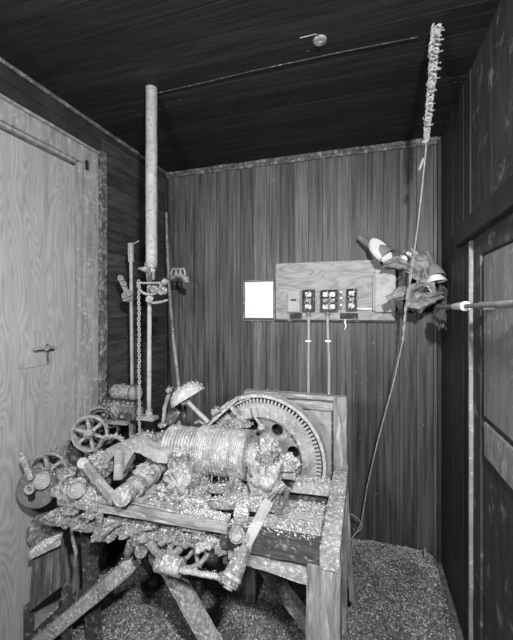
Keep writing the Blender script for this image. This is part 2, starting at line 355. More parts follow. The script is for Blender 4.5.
# conduits
for i, (x0, x1, lb) in enumerate(((307.5, 307.5, 'thin pale conduit dropping from the narrow left open outlet box'), (326.5, 328, 'thin pale conduit dropping from the double open outlet box'))):
    t = thing('conduit', wp(x1, 396, .0), lb, 'conduit', 'conduits under the switch board')
    fin(B().tube([wp(x0, 312, .034), wp(x0+.3, 330, .03), wp(x1, 360, .014), wp(x1, 400, .014), wp(x1, 440, .014)], .0105), 'tube', M['boxl'], t)
    q = wp((x0+x1)/2, 341, .02); fin(B().box(q, (.04, .03, .012)), 'strap', M['white'], t, bevel=.002)
    fin(B().cyl(wp(x0, 311, .034), wp(x0, 316, .034), .015, n=14), 'connector', M['iron'], t)
t = thing('pull_cord', wp(344, 330, .02), 'short white frayed cord end hanging under the switch board', 'cord')
fin(B().tube([wp(344.5, 319, .035), wp(344, 323, .035), wp(345, 326, .04), wp(343.5, 330, .036)], [.005, .007, .006, .003]), 'cord', M['white'], t, rough=.001)
# notice
t = thing('notice_sheet', wp(258, 321), 'blank pale notice sheet in a thin dark frame on the back wall', 'notice')
a, b_ = wp(243, 281, .006), wp(273.5, 320.5, .006); c = (a+b_)/2; w = b_.x-a.x; h = a.z-b_.z
fin(B().box((c.x, YW-.004, c.z), (w, .007, h)), 'backing', M['timberd'], t)
fin(B().box((c.x, YW-.009, c.z+.004), (w-.018, .003, h-.026)), 'sheet', M['paper'], t)
fin(B().box((c.x, YW-.008, a.z), (w+.008, .015, .008)).box((c.x, YW-.008, b_.z), (w+.008, .015, .010)).box((a.x, YW-.008, c.z), (.008, .015, h)).box((b_.x, YW-.008, c.z), (.008, .015, h)), 'frame', M['iron'], t)

# ================================================================== lamps and rags beside the board
def flood(px0, py0, px1, py1, Y0, Y1, rad, label, face):
    a, b_ = P(px0, py0, Y0), P(px1, py1, Y1); ax = (b_-a).normalized(); L = (b_-a).length
    t = thing('flood_lamp', a, label, 'lamp', 'flood lamps at the right of the switch board')
    n = 32; prof = [(0, 0), (rad*.36, 0), (rad*.40, L*.30), (rad*.55, L*.42), (rad*.95, L*.80), (rad, L), (rad*.93, L), (rad*.5, L*.55), (0, L*.5)]
    fin(B().lathe(a, ax, prof, n=n), 'shade', M['lampg'], t)
    if face == 'white':
        c = a+ax*L*.68+V((.012, -rad*.72, .012)); nrm = V((.45, -.75, .5)).normalized(); s1 = ax.cross(nrm).normalized()
        pb = B(); vs_ = []; s0 = s1.cross(nrm).normalized()
        pb.prism([c+s0*.088*math.cos(u)+s1*.056*math.sin(u) for u in [2*PI*k/28 for k in range(28)]], -nrm*.03); fin(pb, 'lens', M[face], t, bevel=.004)  # pale oval on the shade's side paints in light reflecting there
        fin(B().ring(b_, ax, rad*1.03, rad*.93, .008, n=n), 'rim', M['lampg'], t)
    else: fin(B().ring(b_, ax, rad*1.03, rad*.93, .010, n=n), 'rim', M[face], t)
    fin(B().cyl(a-ax*.035, a+ax*.02, rad*.30), 'socket', M['lampg'], t)
    return t
flood(362, 240, 386, 258, 2.32, 2.24, .062, 'flood lamp with pale oval painted highlight tilted above the tall pale box', 'white')
flood(428, 257, 435, 277, 2.26, 2.20, .050, 'flood lamp pointing downward beside the room corner, right of the rags', 'lampg')
t = thing('white_shade', P(437, 281, 2.12), 'bright white shade tucked under the downward pointing flood lamp', 'lamp shade')
q = P(434.5, 279, 2.14)
fin(B().lathe(q, (.15, -.12, -1), [(.014, -.016), (.056, .018), (.059, .018), (.030, -.020), (.014, -.022)], n=30), 'shade', M['white'], t)
def rag(name, pts, r, m, label, seed=0, flat=.6, grp=None):
    nu, nv = 34, 22; pts = [V(p) for p in pts]; bm = bmesh.new(); top = []; rr_ = random.Random(seed)
    ax = (pts[-1]-pts[0]).normalized(); side = ax.cross(V((0, 1, 0)))
    side = side.normalized() if side.length > .1 else V((1, 0, 0)); out = side.cross(ax).normalized()
    if out.y > 0: out = -out
    for i in range(nu):
        f = i/(nu-1); c = along(pts, f*.999); row = []
        w = r*(.55+.6*math.sin(PI*min(.95, f+.12)))*(1+.35*noise.noise(V((f*4, seed, 1))))
        for j in range(nv):
            g = j/(nv-1)*2-1
            fold = .30*r*math.sin(g*6.5+2.2*noise.noise(V((f*3, g, seed*2.0)))+seed)+.35*r*noise.noise(V((f*5, g*2.2, seed*3.0)))
            bulge = .75*r*(1-g*g)
            e = 1+.18*noise.noise(V((f*9, g*3, seed)))
            row.append(c+side*(w*g*e)+out*(fold+bulge)+ax*(.3*r*noise.noise(V((g*3, f*2, seed+9.0)))))
        top.append(row)
    A = [[bm.verts.new(p) for p in row] for row in top]; Bk = [[bm.verts.new(p-out*.006) for p in row] for row in top]
    for i in range(nu-1):
        for j in range(nv-1):
            bm.faces.new((A[i][j], A[i][j+1], A[i+1][j+1], A[i+1][j])); bm.faces.new((Bk[i][j], Bk[i+1][j], Bk[i+1][j+1], Bk[i][j+1]))
    for i in range(nu-1):
        bm.faces.new((A[i][0], A[i+1][0], Bk[i+1][0], Bk[i][0])); bm.faces.new((A[i][-1], Bk[i][-1], Bk[i+1][-1], A[i+1][-1]))
    for j in range(nv-1):
        bm.faces.new((A[0][j], Bk[0][j], Bk[0][j+1], A[0][j+1])); bm.faces.new((A[-1][j], A[-1][j+1], Bk[-1][j+1], Bk[-1][j]))
    b = B(); b.bm.free(); b.bm = bm
    return fin(b, name, m, rough=.002, res=.05, nsc=30, label=label, cat='rag', group=grp)
def along(pts, f):
    f = f*(len(pts)-1); k = min(int(f), len(pts)-2); return V(pts[k]).lerp(V(pts[k+1]), f-k)
G = 'rags heaped beside the switch board'
rag('rag', [P(382, 265, 2.22), P(394, 262, 2.18), P(404, 265, 2.18), P(412, 270, 2.2)], .030, M['cloth'], 'pale rag draped just right of the tilted flood lamp', 1, grp=G)
rag('rag', [P(404, 254, 2.26), P(412, 262, 2.24), P(420, 272, 2.2), P(424, 283, 2.2)], .062, M['cloth'], 'large grey rag behind the hanging cord at the heap top', 2, grp=G)
rag('rag', [P(404, 272, 2.22), P(404, 284, 2.2), P(405, 296, 2.2)], .032, M['clothd'], 'dark rag hanging at the left side of the heap', 3, grp=G)
rag('rag', [P(386, 300, 2.10), P(398, 294, 2.12), P(410, 288, 2.12), P(424, 284, 2.14)], .028, M['cloth'], 'rag stretched from the tall pale box across the heap middle', 4, grp=G)
rag('rag', [P(404, 304, 2.12), P(416, 302, 2.10), P(428, 299, 2.12), P(440, 296, 2.16)], .046, M['cloth'], 'thick mottled rag roll along the heap bottom', 5, grp=G)
rag('rag', [P(412, 294, 2.16), P(422, 292, 2.17), P(432, 290, 2.2)], .03, M['clothd'], 'black rag fold above the mottled rag roll', 6, grp=G)
rag('rag', [P(394, 296, 2.14), P(399, 304, 2.14), P(401, 311, 2.16)], .020, M['clothd'], 'narrow dark rag end dangling at lower left of the heap', 7, grp=G)
rag('rag', [P(436, 286, 2.2), P(441, 300, 2.24), P(440, 314, 2.26)], .042, M['clothd'], 'dark rag shape standing for the shade in the corner under the flood lamp', 8, grp=G)  # dark cloth added in place of the shadow below the lamp
rag('rag', [P(418, 280, 2.16), P(430, 284, 2.12), P(433, 294, 2.14)], .024, M['rope'], 'pale crumpled rag beneath the white shade', 9, grp=G)
t = thing('bracket_arm', P(408, 300, 2.3), 'dusty bracket reaching from the back wall behind the rags', 'bracket')
fin(B().beam(P(392, 286, 2.36), P(440, 296, 2.30), .03, .05).beam(P(408, 268, 2.39), P(408, 312, 2.39), .06, .02), 'arm', M['timberd'], t, rough=.003)
t = thing('lamp_socket', P(405, 256, 2.2), 'small pale bulb socket above the rags behind the cord', 'socket')
fin(B().cyl(P(402, 260, 2.2), P(409, 253, 2.2), .022, .017), 'shell', M['white'], t, rough=.002, res=.02)
fin(B().ring(P(406, 257, 2.2), (1, 0, .9), .027, .016, .012), 'collar', M['irond'], t)
# pipe along the right wall
XR = RIGHT-.05
t = thing('wall_pipe', (XR, 1.9, 1.55), 'thin pale pipe running level along the dark right wall', 'pipe')
fin(B().cyl((XR, 2.30, 1.553), (XR, 0.2, 1.562), .0095), 'tube', M['pipe'], t, rough=.001, res=.05)
q = V((XR, 1.72, 1.556)); fin(B().cyl(q-V((0, .085, 0)), q+V((0, .085, 0)), .019, .015).cyl(q-V((0, .095, 0)), q-V((0, .08, 0)), .020), 'white_coupling', M['white'], t, rough=.001, res=.02)
fin(B().cyl(q+V((0, .09, 0)), q+V((0, .20, 0)), .012), 'sleeve', M['iron'], t, rough=.001, res=.02)
for y in (2.22, 1.45, 1.1): fin(B().box((XR+.025, y, 1.555), (.055, .02, .03)), 'clip', M['irond'], t, bevel=.002)
rag('rag', [V((XR-.02, 2.10, 1.53)), V((XR-.02, 2.03, 1.50)), V((XR-.01, 2.02, 1.44))], .032, M['clothd'], 'dark rag draped on the wall pipe next to the white coupling', 11, grp=G)
rag('rag', [V((XR-.02, 1.99, 1.53)), V((XR-.02, 1.96, 1.48))], .026, M['clothd'], 'small dark scrap hanging from the wall pipe', 12, grp=G)

# ================================================================== hanging rope
pts = [P(435, 22, 1.45), P(433, 50, 1.48), P(431, 80, 1.55), P(428, 110, 1.62), P(425.5, 137, 1.68)]
pts[0].z = CEIL-.005
def along(pts, f):
    f = f*(len(pts)-1); k = min(int(f), len(pts)-2); return V(pts[k]).lerp(V(pts[k+1]), f-k)
t = thing('ceiling_rope', pts[0], 'long cord from a plaited bunch at the ceiling down to the floor litter', 'cord')
for s_ in range(3):
    pp = []
    for i in range(150):
        f = i/149; c = along(pts, f); r = (.013+.006*noise.noise(V((f*14, s_*3, 2))))*(1.15-.45*f); a = f*2*PI*9+s_*2*PI/3+1.6*noise.noise(V((f*9, s_, 7)))
        pp.append(c+V((r*math.cos(a), r*math.sin(2*a)*.6, .004*noise.noise(V((i*.5, s_, 0))))))
    fin(B().tube(pp, .0048, n=7), 'plaited_strand', M['rope'], t, rough=.0012, res=.02, nsc=60)
rl = random.Random(5)
for k in range(16):
    c = along(pts, .02+.055*k)+V((rl.uniform(-.006, .016), rl.uniform(-.01, .01), 0)); R0 = rl.uniform(.010, .020); ph = rl.uniform(0, 6)
    pp = [c+V((R0*math.cos(ph+u), .7*R0*math.sin(ph+u), -.018*u/6+R0*.8*math.sin(u+ph))) for u in [j*.7 for j in range(9)]]
    fin(B().tube(pp, rl.uniform(.0018, .0032), n=6), 'loose_loop', M['pipe'], t)
fin(B().tube([P(421.5, 142, 1.68), P(426, 141, 1.67), P(428, 137.5, 1.68)], .005, n=8).lump(P(425.3, 141, 1.68), (.010, .010, .012), sub=3), 'knot', M['rope'], t)
lw = [P(425.5, 137, 1.68), P(425, 148, 1.70), P(421.5, 185, 1.78), P(416, 232, 1.88), P(410, 275, 1.96), P(405, 306, 2.02), P(403.5, 322, 2.04), P(402, 340, 2.06), P(392, 385, 2.12), P(377, 440, 2.20), P(366, 487, 2.24), P(361, 520, 2.26), P(356, 533, 2.27)]
fin(B().tube(lw, .0036, n=7), 'cord', M['rope'], t, rough=.0008, res=.03, nsc=60)
for s_ in (0, 1):
    pp = []
    for i in range(50):
        f = i/49; c = V(lw[4]).lerp(V(lw[7]), f) if False else along(lw[4:8], f); a = f*16+s_*PI
        pp.append(c+V((.006*math.cos(a)*(1-.3*f), .005*math.sin(a), 0)))
    fin(B().tube(pp, .0028, n=7), 'wound_strand', M['rope'], t, rough=.001, res=.02, nsc=60)
fin(B().tube([P(418.5, 170, 1.77), P(420, 165, 1.75), P(422.5, 158, 1.73)], .007, n=8), 'frayed_tuft', M['rope'], t, rough=.003, res=.01)
t = thing('floor_cord_end', P(352, 518, 2.25), 'slack cord end looping at the floor behind the timber stand', 'cord')
fin(B().tube([P(350, 514, 2.24), P(356, 518, 2.25), P(361, 523, 2.26), P(360, 529, 2.26), P(354, 534, 2.26), P(350, 540, 2.25)], .0036, n=7), 'cord', M['rope'], t, rough=.001, res=.03)
# ceiling wire and rosette
pts = [PZ(156, 93, CEIL-.01), PZ(205, 82, CEIL-.01), PZ(253, 70.5, CEIL-.01), PZ(340, 52, CEIL-.01), PZ(417, 37, CEIL-.01)]
fin(B().tube(pts, .0013, n=6), 'ceiling_wire', M['irond'], label='thin wire stretched across the dark ceiling from the pipe top', cat='wire')
q = PZ(319, 45, CEIL-.02)
t = thing('ceiling_rosette', (q.x, q.y, CEIL), 'small round pale rosette fixed to the dark ceiling boards', 'ceiling fitting')
fin(B().cyl((q.x, q.y, CEIL), (q.x, q.y, CEIL-.008), .028, .024), 'base', M['iron'], t); fin(B().cyl((q.x, q.y, CEIL-.012), (q.x, q.y, CEIL-.018), .011), 'cap', M['iron'], t)
fin(B().tube([PZ(299, 38, CEIL-.004), PZ(307, 36, CEIL-.004), PZ(315, 34, CEIL-.004), PZ(318, 36, CEIL-.004)], .002, n=6), 'wire_scrap', M['pipe'], label='short bent wire scrap on the ceiling beside the rosette', cat='wire')

# ================================================================== pipe, rods, chain on the left
YP = 1.46
t = thing('standing_pipe', P(148, 420, YP), 'tall thick vertical pipe rising to the ceiling beside the left wall', 'pipe')
a = P(150.5, 264, YP); top = V((a.x, a.y, CEIL+.0)); R_ = S(5.6, 150, YP)
fin(B().cyl(a, top, R_), 'upper_pipe', M['pipe'], t, rough=.0015, res=.06)
fin(B().cyl(P(150, 268, YP), P(150, 263, YP), R_*1.1).cyl(P(149.5, 280, YP), P(149.5, 267, YP), R_*.7, R_*.95), 'collar', M['iron'], t, rough=.001, res=.03)
fin(B().cyl(P(148, 417, YP), P(148.6, 280, YP), S(2.2, 148, YP)), 'lower_rod', M['pipe'], t, rough=.001, res=.05)
q = P(146.5, 417.5, YP)
fin(B().beam(q-V((.045, 0, 0)), q+V((.045, 0, 0)), .05, .016), 'foot_bar', M['iron'], t, rough=.002, res=.02)
fin(B().cyl(P(148, 417, YP), P(148, 410, YP), S(3.6, 148, YP)), 'foot_collar', M['iron'], t, rough=.001)
t = thing('pulley_bracket', P(149, 295, YP-.03), 'half-round bracket with small sheaves clamped at the thick pipe lower end', 'bracket')
yb = YP-.045
arc = [P(148.5+11.5*math.cos(u), 284.5+10*math.sin(u), yb) for u in [PI*k/12 for k in range(13)]]
fin(B().tube(arc, .007, n=8).tube([P(136, 283, yb), P(160, 283, yb)], .006, n=8), 'half_hoop', M['iron'], t, rough=.001)
for (x, y, r) in ((153.5, 289, 3.6), (161.5, 290.5, 4.4)):
    fin(B().ring(P(x, y, yb-.01), (.25, 1, 0), S(r, x, yb), S(r*.45, x, yb), .02), 'sheave', M['iron'], t, rough=.001); fin(B().cyl(P(x, y, yb-.028), P(x, y, yb+.03), S(1.3, x, yb)), 'pin', M['irond'], t)
fin(B().tube([P(149, 296, yb), P(148, 302, yb), P(153, 303, yb), P(160, 302, yb), P(167, 300, yb)], .006, n=8), 'lower_arm', M['iron'], t, rough=.001)
fin(B().lathe(P(137.5, 268.5, yb), (1, 0, -.12), [(0, 0), (.004, 0), (.012, .03), (.016, .055), (0, .055)]), 'nozzle', M['iron'], t, rough=.001)
fin(B().lump(P(148.5, 299, yb), (.018, .016, .02), sub=3), 'clamp_nut', M['iron'], t)
fin(B().lump(P(163.5, 282, YP), (.016, .012, .016), sub=3).tube([P(156, 283, YP), P(163, 284, YP)], .006), 'side_lug', M['iron'], t)
fin(B().beam(P(148.5, 272, yb+.02), P(148.5, 300, yb+.02), .02, .012), 'hanger', M['irond'], t)
# chain
t = thing('hanging_chain', P(137.8, 282, yb), 'small link chain hanging from the half-round bracket beside the thick pipe', 'chain')
first = None; z0 = P(137.8, 282, yb); z1 = P(138.4, 437, yb); n = 60
def link_mesh():
    pp = []
    for k in range(16):
        a = 2*PI*k/16; pp.append(V((.0055*math.cos(a), 0, .0105*math.sin(a))))
    return B().tube(pp, .0021, n=6, close=True)
for i in range(n):
    c = z0.lerp(z1, i/(n-1))+V((.0015*math.sin(i*.7), 0, 0))
    if first is None: first = fin(link_mesh(), 'link', M['pipe'], t); o = first
    else: o = first.copy(); COL.objects.link(o)
    o.location = c-ORG[t.name]; o.rotation_euler = (0, .05*math.sin(i), PI/2*(i % 2)+.5)
# left rod with clamp
YR = 1.70
t = thing('hooked_rod', P(131, 424, YR), 'thin upright rod with a hooked top and clamp left of the thick pipe', 'rod')
fin(B().cyl(P(131.5, 424, YR), P(129.8, 247, YR), S(1.7, 131, YR)), 'rod', M['pipe'], t, rough=.001, res=.05)
fin(B().beam(P(130, 262, YR), P(129.6, 243, YR), S(5, 130, YR), .012, up=(0, 1, 0)).tube([P(129.5, 246, YR), P(133, 243.5, YR), P(138, 241, YR)], .004, n=7), 'hook', M['pipe'], t, rough=.001)
tt = fin(B().beam(P(119, 277, YR-.02), P(126.5, 293, YR-.02), .024, .026).beam(P(121.5, 296, YR-.02), P(131, 292, YR-.02), .022, .024).beam(P(122, 300, YR-.02), P(131, 299, YR-.02), .016, .02).beam(P(127, 292, YR-.02), P(127.5, 302, YR-.02), .02, .024), 'clamp', M['iron'], t, rough=.003, res=.015, bevel=.004)
for q in ((119.5, 278, 3.0), (123, 284, 2.6), (123, 296, 2.4), (128.5, 293, 3.0)):
    fin(B().ring(P(q[0], q[1], YR-.04), (.2, 1, 0), S(q[2], 120, YR), S(q[2]*.5, 120, YR), .012, n=16), 'clamp_ring', M['pipe'], tt)
# leaning rod by the corner
t = thing('leaning_rod', P(180, 405, 1.62), 'slender rod leaning from the wall corner down to the winch', 'rod')
fin(B().tube([P(165.5, 213, 2.30), P(166, 240, 2.22), P(168, 285, 2.08), P(172.5, 340, 1.88), P(177, 378, 1.74), P(180, 412, 1.60)], .0095, n=10), 'rod', M['iron'], t, rough=.0015, res=.05)
q0 = P(167, 277, 2.10)
fin(B().tube([q0, P(171, 278, 2.06), P(176, 275.5, 2.05), P(181, 276, 2.05), P(185, 279, 2.05), P(187, 283, 2.05)], [.012, .016, .015, .016, .022, .012]), 'gripper_jaw', M['pipe'], t, rough=.002, res=.015)
for k in range(3):
    x = 173+4.2*k; arc = [P(x+2.8*math.cos(u), 274.5-6*math.sin(u), 2.03) for u in [PI*j/8-.2 for j in range(10)]]
    fin(B().tube(arc, .0065, n=8), 'finger_loop', M['rope'], t)

# ================================================================== timber stand
t = ST = thing('timber_stand', (-.6, 1.4, 0), 'rough timber trestle stand carrying the litter covered hoisting winch', 'stand')
def tb(name, a, b_, w, h, m='timber', up=(0, 0, 1), rough=.0025, par=None, mach=True):
    return fin(B().beam(a, b_, w, h, up=up), name, M[m], par or ST, rough=rough, res=.035, bevel=.003, mach=mach)
ZT = .80
# right side: rail running back, rear post, front leg
tb('side_rail', (-.108, 1.10, ZT-.035), (-.112, 1.74, ZT-.035), .062, .07, 'timber')
tb('post', (-.117, 1.725, 1.125), (-.117, 1.725, .02), .062, .06, 'timberz', up=(0, 1, 0))
tb('post', P(343.5, 462, 1.74), P(351, 600, 1.74), .022, .03, 'timberz', up=(0, 1, 0))
tb('post', (-.127, 1.155, ZT-.07), (-.137, 1.165, .02), .105, .10, 'timberz', up=(0, 1, 0))
# back frame
xl = P(244, 392, 1.72).x
tb('top_rail', (xl, 1.725, 1.115), (-.088, 1.725, 1.115), .05, .022, 'timberx')
tb('cross_board', (xl, 1.735, 1.075), (-.13, 1.735, 1.075), .02, .05, 'timberx')
tb('post', (xl+.03, 1.735, 1.10), (xl+.03, 1.735, .02), .05, .03, 'timberz', up=(0, 1, 0))
fin(B().box(((xl-.13)/2, 1.752, .87), (-.13-xl, .012, .40)), 'back_panel', M['boxm'], ST, rough=.001, res=.06)
fin(B().box((-.155, 1.742, .9), (.012, .01, .34)), 'panel_stop', M['irond'], ST)
tb('cross_board', (-.55, 1.735, .44), (-.13, 1.735, .44), .02, .07, 'timberd')
# gear cradle rail in front of the gear
tb('cradle_rail', P(277, 480, 1.50)+V((0, 0, -.01)), P(331, 486, 1.50)+V((0, 0, -.01)), .05, .05, 'timber')
# deck
tb('deck_plank', (-.46, 1.40, ZT-.075), (-.125, 1.40, ZT-.075), .12, .022, 'timber')
tb('deck_plank', (-.46, 1.27, ZT-.072), (-.125, 1.27, ZT-.072), .125, .022, 'timber')
tb('deck_plank', (-.44, 1.53, ZT-.08), (-.125, 1.53, ZT-.08), .11, .022, 'timberd')
0 and tb('deck_plank', (-1.28, 1.31, ZT-.105), (-.46, 1.31, ZT-.105), .10, .025, 'timber')
0 and tb('deck_plank', (-1.05, 1.52, ZT-.09), (-.46, 1.52, ZT-.09), .10, .025, 'timberd')
tb('deck_plank', (-1.20, 1.70, ZT-.075), (-.16, 1.70, ZT-.075), .06, .06, 'timber')
for x in (-1.22, -.86, -.46): tb('sleeper', (x, 1.16, ZT-.14), (x, 1.72, ZT-.14), .06, .06, 'timberd')
# front beams
YF = 1.13
tb('front_beam', P(100, 504, YF), P(228, 525, YF), .04, .045, 'timberx')
tb('front_beam', P(60, 499, YF+.02), P(102, 505, YF+.02), .04, .035, 'crust', rough=.008)
tb('front_beam', P(222, 533.5, YF+.01), P(334, 554.5, YF+.01), .045, .075, 'timberd')
tb('lower_ledge', P(230, 550, YF+.02), P(318, 579, YF+.0), .05, .035, 'timber')
tb('lower_ledge', P(50, 515, YF+.05), P(205, 537, YF+.05), .09, .03, 'crust', rough=.008)
for q in ((70, 508, .028), (92, 513, .026), (110, 533, .022), (152, 523, .02), (198, 533, .022), (64, 518, .03), (82, 524, .025), (103, 524, .03), (128, 529, .024), (146, 531, .03), (166, 536, .03), (184, 537, .026), (203, 541, .028), (222, 546, .022)):
    fin(B().lump(P(q[0], q[1], YF+.03), (q[2]*1.3, .035, q[2]*.8), amp=.5, seed=q[0]), 'dirt_clump', M['dung' if q[0] % 2 else 'crust'], ST, rough=.005, res=.012, mach=True)
# legs and braces
tb('brace', P(131, 563, 1.22), P(28, 650, 1.22), .055, .085, 'timber', up=(0, 1, 0))
tb('brace', P(92, 583, 1.30), P(20, 645, 1.30), .03, .03, 'timberd', up=(0, 1, 0))
tb('brace', P(165, 562, 1.24), P(215, 650, 1.24), .06, .05, 'timber', up=(0, 1, 0))
tb('brace', P(262, 563, 1.42), P(330, 655, 1.50), .05, .05, 'timber', up=(0, 1, 0))
tb('brace', P(120, 520, 1.62), P(172, 600, 1.75), .05, .05, 'timberd', up=(0, 1, 0))
tb('post', (-1.20, 1.28, ZT-.16), (-1.18, 1.30, .02), .05, .05, 'timberd', up=(0, 1, 0))
tb('post', (-.86, 1.68, ZT-.16), (-.86, 1.69, .02), .07, .07, 'timberd', up=(0, 1, 0))
0 and tb('post', (-1.02, 1.22, ZT-.16), (-1.03, 1.25, .02), .05, .05, 'timberd', up=(0, 1, 0))
# saw-like rack on the front beam
a, b_ = P(121, 497, YF), P(181, 509, YF)
b = B(); n = 34
for k in range(n):
    c = a.lerp(b_, k/(n-1)); b.box(c+V((0, -.012, .008)), (.0045, .014, .012))
b.beam(a+V((0, -.012, 0)), b_+V((0, -.012, 0)), .014, .012); fin(b, 'toothed_rack', M['timber'], ST, mach=True)
# bin at the lower left
t = thing('wooden_bin', P(45, 600, 1.25), 'dark slanted wooden bin heaped with litter at the lower left', 'bin')
fin(B().prism([P(32, 556, 1.18), P(59, 541, 1.18), P(62, 585, 1.18), P(28, 612, 1.18)], (0, .02, 0)), 'front_panel', M['bind'], t, rough=.002)
fin(B().prism([P(28, 556, 1.15), P(60, 540, 1.15), P(63, 532, 1.22), P(30, 546, 1.22)], (0, 0, -.02)), 'top_board', M['timber'], t, rough=.003, mach=True)
fin(B().beam(P(28, 605, 1.22), P(28, 660, 1.22), .03, .03, up=(0, 1, 0)), 'leg', M['timberd'], t); fin(B().beam(P(66, 588, 1.22), P(66, 660, 1.22), .03, .03, up=(0, 1, 0)), 'leg', M['timberd'], t)
t = thing('hanging_strap', P(73, 545, 1.2), 'narrow pale strap hanging vertically beside the wooden bin', 'strap')
fin(B().tube([P(70, 526, 1.19), P(72, 540, 1.19), P(75, 552, 1.19), P(74, 566, 1.19)], [.006, .008, .008, .004], n=8), 'strap', M['iron'], t, rough=.002)

# ================================================================== gear
GC = P(260.5, 458, 1.56); k_ = S(1, 260, 1.56); GA = V((0, 1, 0))
t = GT = thing('gear_wheel', (GC.x, GC.y, GC.z), 'large toothed gear wheel with holed web behind the rope drum', 'gear')
fin(B().ring(GC+V((0, .01, 0)), GA, 64.2*k_, 61.2*k_, .055, n=80), 'guard_hoop', M['rope'], t, rough=.0008, res=.03)
fin(B().ring(GC+V((0, .012, 0)), GA, 55*k_, 40.5*k_, .035, n=80), 'ring', M['gearm'], t, rough=.003, res=.03)
fin(B().ring(GC+V((0, .022, 0)), GA, 61.2*k_, 53.5*k_, .006, n=80), 'tooth_backing', M['black'], t)
fin(B().ring(GC+V((0, .018, 0)), GA, 41.2*k_, 39.7*k_, .05, n=64), 'inner_lip', M['irond'], t)
o = None; n = 96
for k in range(n):
    a = 2*PI*k/n; d = V((math.cos(a), 0, math.sin(a)))
    if o is None:
        o = fin(B().box((0, 0, 0), (5.2*k_, .028, 1.7*k_)), 'tooth', M['gearm'], t, bevel=.001); oc = o
    else: oc = o.copy(); COL.objects.link(oc)
    oc.location = GC-ORG[t.name]+d*57*k_+V((0, .004, 0)); oc.rotation_euler = (0, -a, 0)
# web with round holes
b = B(); bm = b.bm; rings = []; hr = 6.0*k_; nh = 8
sec = 2*PI/nh
def web_side(y):
    for k in range(nh):
        a0 = k*sec+.29; hc = V((math.cos(a0), 0, math.sin(a0)))*33.6*k_
        m_ = 24
        outer = []; hole = []
        for j in range(m_):
            u = 2*PI*j/m_; dirv = V((math.cos(a0+u), 0, math.sin(a0+u))); hole.append(bm.verts.new(GC+hc+dirv*hr+V((0, y, 0))))
            # project to sector boundary
            tmax = 1e9; p = hc
            for sgn in (-1, 1):
                nb = V((-math.sin(a0+sgn*sec/2), 0, math.cos(a0+sgn*sec/2)))*sgn
                dn = dirv.dot(nb)
                if dn > 1e-6: tmax = min(tmax, -p.dot(nb)/dn)
            bq = p.dot(dirv); R2 = 40.5*k_; tc_ = -bq+math.sqrt(bq*bq-p.length_squared+R2*R2); tmax = min(tmax, tc_)
            outer.append(bm.verts.new(GC+p+dirv*tmax+V((0, y, 0))))
        for j in range(m_):
            q = (j+1) % m_
            bm.faces.new((hole[j], hole[q], outer[q], outer[j]))
        rings.append(hole)
web_side(.0); web_side(.018)
for k in range(nh):
    A, Bq = rings[k], rings[k+nh]
    for j in range(24): q = (j+1) % 24; bm.faces.new((A[j], A[q], Bq[q], Bq[j]))
fin(b, 'web', M['disc'], t)
fin(B().ring(GC+V((0, .07, 0)), GA, 41*k_, 8*k_, .004), 'rear_plate', M['black'], t)
fin(B().cyl(GC+V((0, -.05, 0)), GC+V((0, .08, 0)), 9*k_), 'hub', M['iron'], t, rough=.002)
fin(B().tube([P(251, 405, 1.50), P(254, 417, 1.49), P(258, 424, 1.49), P(264, 426, 1.49)], .004, n=8).lump(P(260, 428, 1.49), (.016, .012, .012), sub=3), 'oil_pipe', M['rope'], t, rough=.001)

# ================================================================== rope drum
YD = 1.42
t = DT = thing('rope_drum', P(215, 485, YD), 'wide cylindrical rope drum thickly wound and crusted at the winch centre', 'drum')
ax0, ax1 = P(166, 449, YD), P(252, 450.5, YD); ax1.z = ax0.z = P(210, 450, YD).z; 
def dpt(px): return P(px, 450, YD).x
zz = ax0.z
def dx(x): return V((x, YD, zz))
R1, R2 = S(22.5, 225, YD), S(18.5, 185, YD)
xa, xb, xc = dpt(169), dpt(200), dpt(246)
b = B(); b.cyl(dx(xb), dx(xc), R1, n=56)
fin(b, 'drum_barrel', M['dung'], t, rough=.004, res=.018, nsc=30)
def coil(x0, x1, R, turns, r, name, m, rough=.0015):
    pp = []
    N_ = turns*30
    for i in range(N_+1):
        a = 2*PI*i/30; f = i/N_
        pp.append(V((x0+(x1-x0)*f, YD+R*math.cos(a), zz+R*math.sin(a))))
    fin(B().tube(pp, r, n=7), name, M[m], t, rough=rough, res=.04, nsc=45)
coil(xb+.006, xb+.055, R1+.002, 5, .0055, 'rope_coil', 'cable')
coil(xb+.075, xc-.07, R1-.0008, 5, .0045, 'rope_coil', 'cable')
coil(xc-.055, xc-.004, R1+.001, 6, .0045, 'rope_coil', 'cable')
fin(B().cyl(dx(xa), dx(xb), R2*.9, n=48), 'small_barrel', M['crust'], t, rough=.003, res=.02, mach=True)
coil(xa+.004, xb-.004, R2, 10, .0068, 'rope_coil', 'cable')
fin(B().lathe(dx(xc), (1, 0, 0), [(0, 0), (R1*1.04, 0), (R1*1.04, .012), (R1*.8, .014), (R1*.8, .006), (0, .006)], n=48), 'flange', M['dung'], t, rough=.002, res=.02)
fin(B().cyl(dx(xc), dx(xc+.055), R1*.55, R1*.40, n=24), 'drum_hub', M['dung'], t, rough=.006, res=.012, mach=True)
fin(B().cyl(dx(xa-.06), dx(xc+.14), .022, n=20), 'axle', M['iron'], t, rough=.002)
for k in range(7):                                   # drips hanging from the drum
    x = xb+.01+(xc-xb-.02)*k/6; L = random.uniform(.01, .035)
    fin(B().cyl(V((x, YD-.05, zz-R1*.88)), V((x, YD-.05, zz-R1*.88-L)), .005, .001, n=8), 'rope_tail', M['cable'], t, rough=.001)
